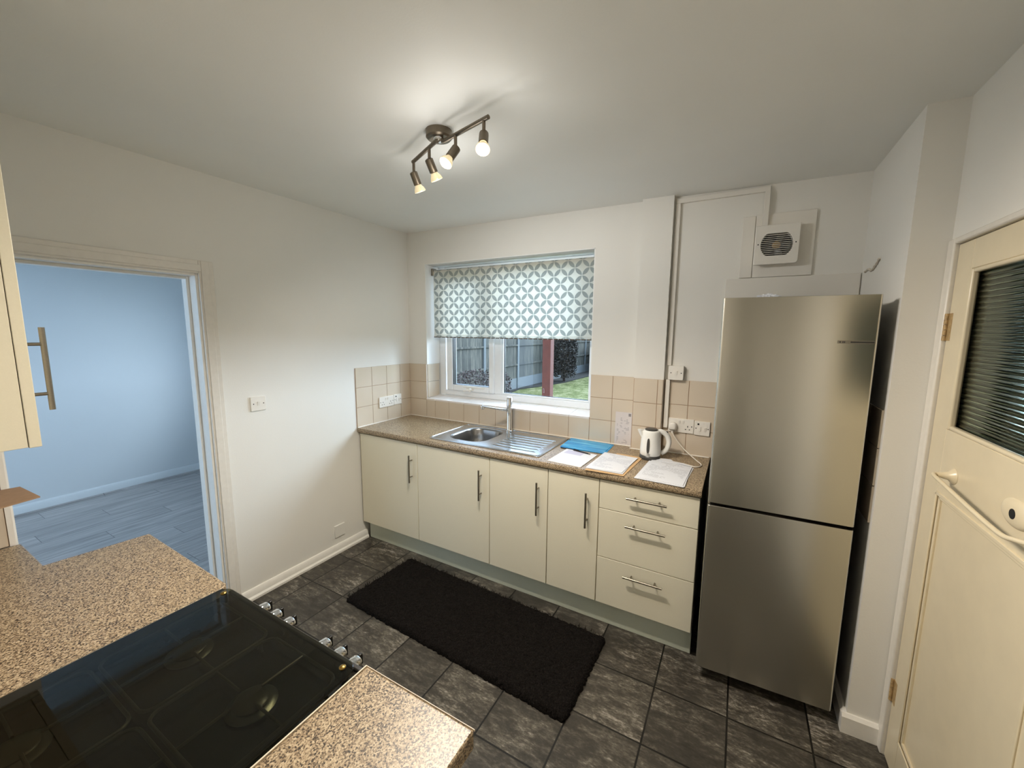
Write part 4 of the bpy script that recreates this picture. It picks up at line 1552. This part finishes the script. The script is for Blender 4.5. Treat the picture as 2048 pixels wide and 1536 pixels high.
# ------------------------------------------------------------------ door in the right wall
LX = 3.133                                     # leaf face
GY0, GY1, GZ0, GZ1 = -.783, -1.350, 1.352, 1.866
m = MB()
LT = .036
m.box(LX, LX + LT, DY0 - .105, DY0, .008, DZ)                       # hinge stile
m.box(LX, LX + LT, DY1, DY1 + .105, .008, DZ)
m.box(LX, LX + LT, DY1 + .105, DY0 - .105, GZ1, DZ)                 # top rail
m.box(LX, LX + LT, DY1 + .105, DY0 - .105, 1.135, GZ0)              # lock rail
m.box(LX, LX + LT, DY1 + .105, DY0 - .105, .008, .165)              # bottom rail
m.box(LX + .009, LX + LT - .009, DY1 + .105, DY0 - .105, .165, 1.135)
leaf = struct('door_1', m, 'doorcream', bevel=.002)
m = MB()
py0, py1 = DY1 + .105, DY0 - .105
for a_, b_, q in ((LX - .004, LX + .002, .0), (LX + .002, LX + .010, .012)):
    m.box(a_, b_, py1 - .008 - q, py1 + .004 - q, .165 + q, 1.135 - q)
    m.box(a_, b_, py0 - .004 + q, py0 + .008 + q, .165 + q, 1.135 - q)
    m.box(a_, b_, py0 + q, py1 - q, 1.127 - q, 1.139 - q)
    m.box(a_, b_, py0 + q, py1 - q, .161 + q, .173 + q)
obj('panel_moulding', m, 'doorcream', leaf, bevel=.002)
m = MB()
gy0, gy1 = DY0 - .105, DY1 + .105
for (ya, yb, za, zb) in ((gy0, gy0 - .020, GZ0, GZ1), (gy1 + .020, gy1, GZ0, GZ1), (gy0 - .02, gy1 + .02, GZ0, GZ0 + .014), (gy0 - .02, gy1 + .02, GZ1 - .014, GZ1)):
    m.box(LX - .003, LX + .016, yb, ya, za, zb)
obj('glazing_bead', m, 'doorcream', leaf, bevel=.006, seg=3)
m = MB()
n = 150
zz = [GZ0 + (GZ1 - GZ0) * i / (n - 1) for i in range(n)]
pitch = .017
pr_ = [(LX + .018 - .0015 * math.cos(2 * PI * (z - GZ0) / pitch), z) for z in zz]
bk = [(LX + .025, z) for z in zz]
loop = pr_ + bk[::-1]
m.loft([[(x, gy0, z) for x, z in loop], [(x, gy1, z) for x, z in loop]])
obj('reeded_glass', m, 'reeded', leaf, angle=60)
for z in (.292, 1.686):
    m = MB()
    for k_ in range(5):
        m.rod((LX - .004, DY0 + .004, z - .046 + k_ * .0185), (LX - .004, DY0 + .004, z - .046 + k_ * .0185 + .0172), .0065, seg=14)
    m.box(LX - .001, LX + .002, DY0 - .028, DY0, z - .046, z + .046)
    obj('hinge', m, 'hinge', leaf)
kc_ = Vector((LX, -1.222, 1.230))
m = MB(Matrix.Translation(kc_) @ Matrix.Diagonal((.6, 1.28, .70, 1)) @ Matrix.Translation(Vector((0, 1.212, -1.228)) - Vector((LX, 0, 0))))
m.lathe([(.050, 0), (.048, .005), (.038, .011), (.026, .0145), (.016, .016), (.013, .016)], (LX, -1.212, 1.228), (-1, 0, 0), 40)
rose = obj('knob_rose', m, 'doorcream', leaf, angle=50)
m = MB(Matrix.Translation((.0062, -.014, .002)))
m.lathe([(.0125, .0155), (.0125, .0166), (.0, .0167)], (LX, -1.212, 1.228), (-1, 0, 0), 20)
obj('spindle_hole', m, 'hole', rose)
# towel rail painted in with the door
tr = thing('towel_rail', 'thin cream-painted towel rail fixed across the door below its glass', 'rail', (3.09, -1.1, 1.2))
m = MB()
m.tube(smooth_path([(LX - .001, -.895, 1.222), (3.102, -.892, 1.222), (3.084, -.900, 1.220), (3.082, -.96, 1.2155), (3.082, -1.26, 1.197), (3.088, -1.335, 1.204), (3.112, -1.385, 1.216), (LX - .001, -1.400, 1.216)], 6), .0058, 12)
obj('rail', m, 'doorcream', tr, angle=60)
for y in (-.893, -1.400):
    m = MB()
    m.lathe([(.026, 0), (.024, .004), (.013, .012), (.009, .030), (.008, .038)], (LX - .0006, y, 1.219), (-1, 0, 0), 24)
    obj('wall_rose', m, 'doorcream', tr, angle=50)
# frame round the door
m = MB()
m.box(LX - .013, LX + .12, DY0 + .0035, YS - .0005, 0, DZ + .024)
m.box(LX - .013, LX + .12, DY1 - .060, DY0 + .0035, DZ + .003, DZ + .024)
m.box(LX - .013, LX + .12, DY1 - .060, DY1 - .0035, 0, DZ + .003)
struct('trim_2', m, 'oldtrim', bevel=.005)

# ------------------------------------------------------------------ garden
GZ = -.20
gl = MB()
gl.box(-30, 40, .25, 60, GZ - .1, GZ)
lawn = obj('lawn', gl, 'lawn')
lawn['kind'] = 'structure'
bed = MB()
bed.prism([(-3.62, .3), (-3.3, .3), (-3.1, 4.5), (-3.25, 6.8), (-3.52, 8.6), (-3.20, 9.6), (-2.95, 11.0), (-2.85, 14), (-1.9, 17.4), (-3.62, 17.4)], GZ + .001, GZ + .03)
o = obj('flower_bed', bed, 'soil')
o['kind'] = 'structure'
FXP = -3.66
posts = {6.70: 'pale concrete fence post seen through the opening casement of the window',
         8.65: 'pale concrete fence post seen just right of the window mullion',
         10.62: 'pale concrete fence post directly behind the red timber post',
         13.10: 'pale concrete fence post just right of the tall dark shrub',
         15.10: 'pale concrete fence post beside the leaning garden cane'}
for y, lb in posts.items():
    m = MB()
    m.box(FXP - .05, FXP + .055, y - .055, y + .055, GZ, 2.0)
    tag(obj('fence_post', m, 'concrete', bevel=.01), lb, 'post', 'concrete posts of the garden fence')
panels = [(4.78, 6.70, 'weathered fence panel behind the purple shrub, seen through the casement'),
          (6.70, 8.65, 'weathered fence panel with pale gravel board, behind the window mullion'),
          (8.65, 10.62, 'weathered fence panel left of the red timber post, seen through the large pane'),
          (10.62, 13.10, 'weathered fence panel behind the tall dark shrub'),
          (13.10, 15.10, 'weathered fence panel between the tall dark shrub and the leaning cane'),
          (15.10, 17.35, 'farthest weathered side fence panel, behind the leaning garden cane')]
for a_, b_, lb in panels:
    t = thing('garden_fence', lb, 'fence', (FXP, (a_ + b_) / 2, GZ), 'panels of the garden fence')
    m = MB()
    m.box(FXP - .012, FXP + .012, a_ + .056, b_ - .056, GZ + .36, 1.95)
    obj('boards', m, 'fence', t)
    for z in (.60, 1.215, 1.86):
        m = MB()
        m.box(FXP + .012, FXP + .055, a_ + .056, b_ - .056, z - .030, z + .022)
        obj('rail', m, 'fence', t, bevel=.004)
    m = MB()
    m.box(FXP - .022, FXP + .026, a_ + .056, b_ - .056, GZ, GZ + .36)
    obj('gravel_board', m, 'concrete', t)
m = MB()
m.box(FXP, 6, 17.4, 17.44, GZ, 1.7)
o = obj('end_fence', m, 'fence')
tag(o, 'dark fence across the far end of the garden', 'fence')
for xx, lb in ((.786, 'red-brown timber post standing on the lawn in the middle of the large window pane'), (1.292, 'red-brown timber post at the right edge of the window')):
    m = MB()
    m.box(xx - .046, xx + .046, 1.16, 1.252, GZ, 2.35)
    tag(obj('timber_post', m, 'redwood', bevel=.006), lb, 'post', 'red timber posts outside the window')
def shrub(name, c, size, mat, label, seed, n=1500, leaf=.05):
    rng = random.Random(seed)
    t = thing(name, label, 'shrub', (c[0], c[1], GZ), 'garden shrubs')
    m = MB()
    for k in range(8):
        a, r = rng.uniform(0, 2 * PI), rng.uniform(0, .25)
        b0 = Vector((c[0] + r * size[0] * math.cos(a) * .5, c[1] + r * size[1] * math.sin(a) * .5, GZ + .02))
        a2 = rng.uniform(0, 2 * PI)
        tip = Vector((c[0] + size[0] * .8 * math.cos(a2) * rng.random(), c[1] + size[1] * .8 * math.sin(a2) * rng.random(), GZ + size[2] * rng.uniform(.6, .95)))
        m.tube([b0, (b0 + tip) / 2 + Vector((rng.uniform(-.05, .05), 0, 0)), tip], [.012, .008, .003], 6)
    obj('stems', m, 'bark', t)
    m = MB()
    for k in range(n):
        while True:
            p = Vector((rng.uniform(-1, 1), rng.uniform(-1, 1), rng.uniform(-1, 1)))
            if p.length < 1:
                break
        p = p.normalized() * (p.length ** .45)
        if p.z < 0:
            fl_ = min(2.2, .92 / max(.3, math.sqrt(max(1e-3, 1 - p.z * p.z))))
            p.x *= fl_
            p.y *= fl_
        q = Vector((c[0] + p.x * size[0], c[1] + p.y * size[1], GZ + size[2] * (.53 + .47 * p.z) + .02))
        d = Vector((rng.uniform(-1, 1), rng.uniform(-1, 1), rng.uniform(-.6, 1))).normalized()
        s_ = d.orthogonal().normalized()
        s_ = Matrix.Rotation(rng.uniform(0, 6.3), 3, d) @ s_
        L = leaf * rng.uniform(.6, 1.3)
        m.face([q, q + d * L * .5 + s_ * L * .3, q + d * L, q + d * L * .5 - s_ * L * .3])
    lv = obj('leaves', m, mat, t)
    return t
shrub('shrub', (-2.85, 5.15, 0), (.62, .62, .92), 'leaf_purple', 'low purple-brown shrub against the fence, seen through the opening casement', 1, 2600)
shrub('shrub', (-3.00, 6.45, 0), (.35, .30, .78), 'leaf_purple', 'small purple shrub at the mullion side of the casement', 2, 1200)
shrub('shrub', (-3.05, 11.15, 0), (.46, .50, 2.0), 'leaf_dark', 'tall dark shrub just right of the red timber post', 3, 7000, .075)
shrub('shrub', (-2.95, 15.2, 0), (.42, .6, 1.25), 'leaf_green', 'green shrub at the foot of the farther fence', 4, 3500, .08)
shrub('shrub', (-2.70, 16.4, 0), (.62, .6, 2.2), 'leaf_dark', 'dark shrub in the far corner by the right window edge', 5, 6000, .085)
m = MB()
m.rod((-2.30, 14.0, GZ), (-3.10, 14.5, 1.75), .022, .016, 10)
tag(obj('garden_cane', m, 'pole'), 'thin pale pole leaning among the far shrubs', 'pole')

# ------------------------------------------------------------------ light
def spot(name, loc, d, power, size, blend, color, radius=.022):
    l = bpy.data.lights.new(name, 'SPOT')
    l.energy = power
    l.spot_size = math.radians(size)
    l.spot_blend = blend
    l.color = color
    l.shadow_soft_size = radius
    o = bpy.data.objects.new(name, l)
    COL.objects.link(o)
    o.location = loc
    o.rotation_euler = Vector(d).to_track_quat('-Z', 'Y').to_euler()
    return o
def point(name, loc, power, color, radius=.024):
    l = bpy.data.lights.new(name, 'POINT')
    l.energy = power
    l.color = color
    l.shadow_soft_size = radius
    o = bpy.data.objects.new(name, l)
    COL.objects.link(o)
    o.location = loc
    return o
WARM = (1.0, 0.89, 0.75)
SOFT = (1.0, 0.98, 0.95)
for i, (p, d, lit) in enumerate(LAMPS):
    if lit:
        spot('lamp_beam', p, (.20, -.18, -.9), 54.0, 168, .75, WARM)
        point('lamp_glow', p, 1.1, SOFT)
    else:
        spot('lamp_beam', p, d, 11.0, 176, .5, SOFT)
        point('lamp_glow', p, 1.1, SOFT)

sun = bpy.data.lights.new('hazy_sun', 'SUN')
sun.energy = 8.5
sun.angle = math.radians(50)
sun.color = (0.76, 0.89, 1.0)
so = bpy.data.objects.new('hazy_sun', sun)
COL.objects.link(so)
so.rotation_euler = Vector((-.55, -.75, -.34)).to_track_quat('-Z', 'Y').to_euler()

wd = bpy.data.worlds.new('overcast')
S.world = wd
wd.use_nodes = True
nt = wd.node_tree
nt.nodes.clear()
bgn = nt.nodes.new('ShaderNodeBackground')
ow = nt.nodes.new('ShaderNodeOutputWorld')
tc = nt.nodes.new('ShaderNodeTexCoord')
sx = nt.nodes.new('ShaderNodeSeparateXYZ')
rp = nt.nodes.new('ShaderNodeValToRGB')
rp.color_ramp.elements[0].position = 0.0
rp.color_ramp.elements[0].color = (0.50, 0.72, 1.0, 1)
rp.color_ramp.elements[1].position = 0.8
rp.color_ramp.elements[1].color = (0.64, 0.82, 1.0, 1)
nt.links.new(tc.outputs['Generated'], sx.inputs[0])
nt.links.new(sx.outputs[2], rp.inputs[0])
nt.links.new(rp.outputs[0], bgn.inputs[0])
bgn.inputs[1].default_value = 5.0
nt.links.new(bgn.outputs[0], ow.inputs[0])

# ------------------------------------------------------------------ camera
cam = bpy.data.cameras.new('camera')
cam.sensor_width = 36.0
cam.lens = 802.606 / 2048 * 36.0
cam.clip_start = 0.01
co = bpy.data.objects.new('camera', cam)
COL.objects.link(co)
rt = Vector((0.870512, 0.49207, 0.008644))
up = Vector((-0.071978, 0.109922, 0.991331))
fw = Vector((-0.486854, 0.863588, -0.131106))
mw = Matrix.Identity(4)
for i in range(3):
    mw[i][0], mw[i][1], mw[i][2] = rt[i], up[i], -fw[i]
mw.translation = Vector((2.51786, -2.63052, 1.66014))
co.matrix_world = mw
S.camera = co

S.view_settings.view_transform = 'Standard'
S.view_settings.look = 'None'
S.view_settings.exposure = 0.0
S.view_settings.gamma = 1.0
S.view_settings.use_curve_mapping = False
S.cycles.use_denoising = True
S.cycles.max_bounces = 12
S.cycles.diffuse_bounces = 6
S.cycles.glossy_bounces = 5
S.cycles.transmission_bounces = 8
S.cycles.transparent_max_bounces = 12
S.cycles.caustics_reflective = False
S.cycles.caustics_refractive = False
S.cycles.sample_clamp_indirect = 6.0
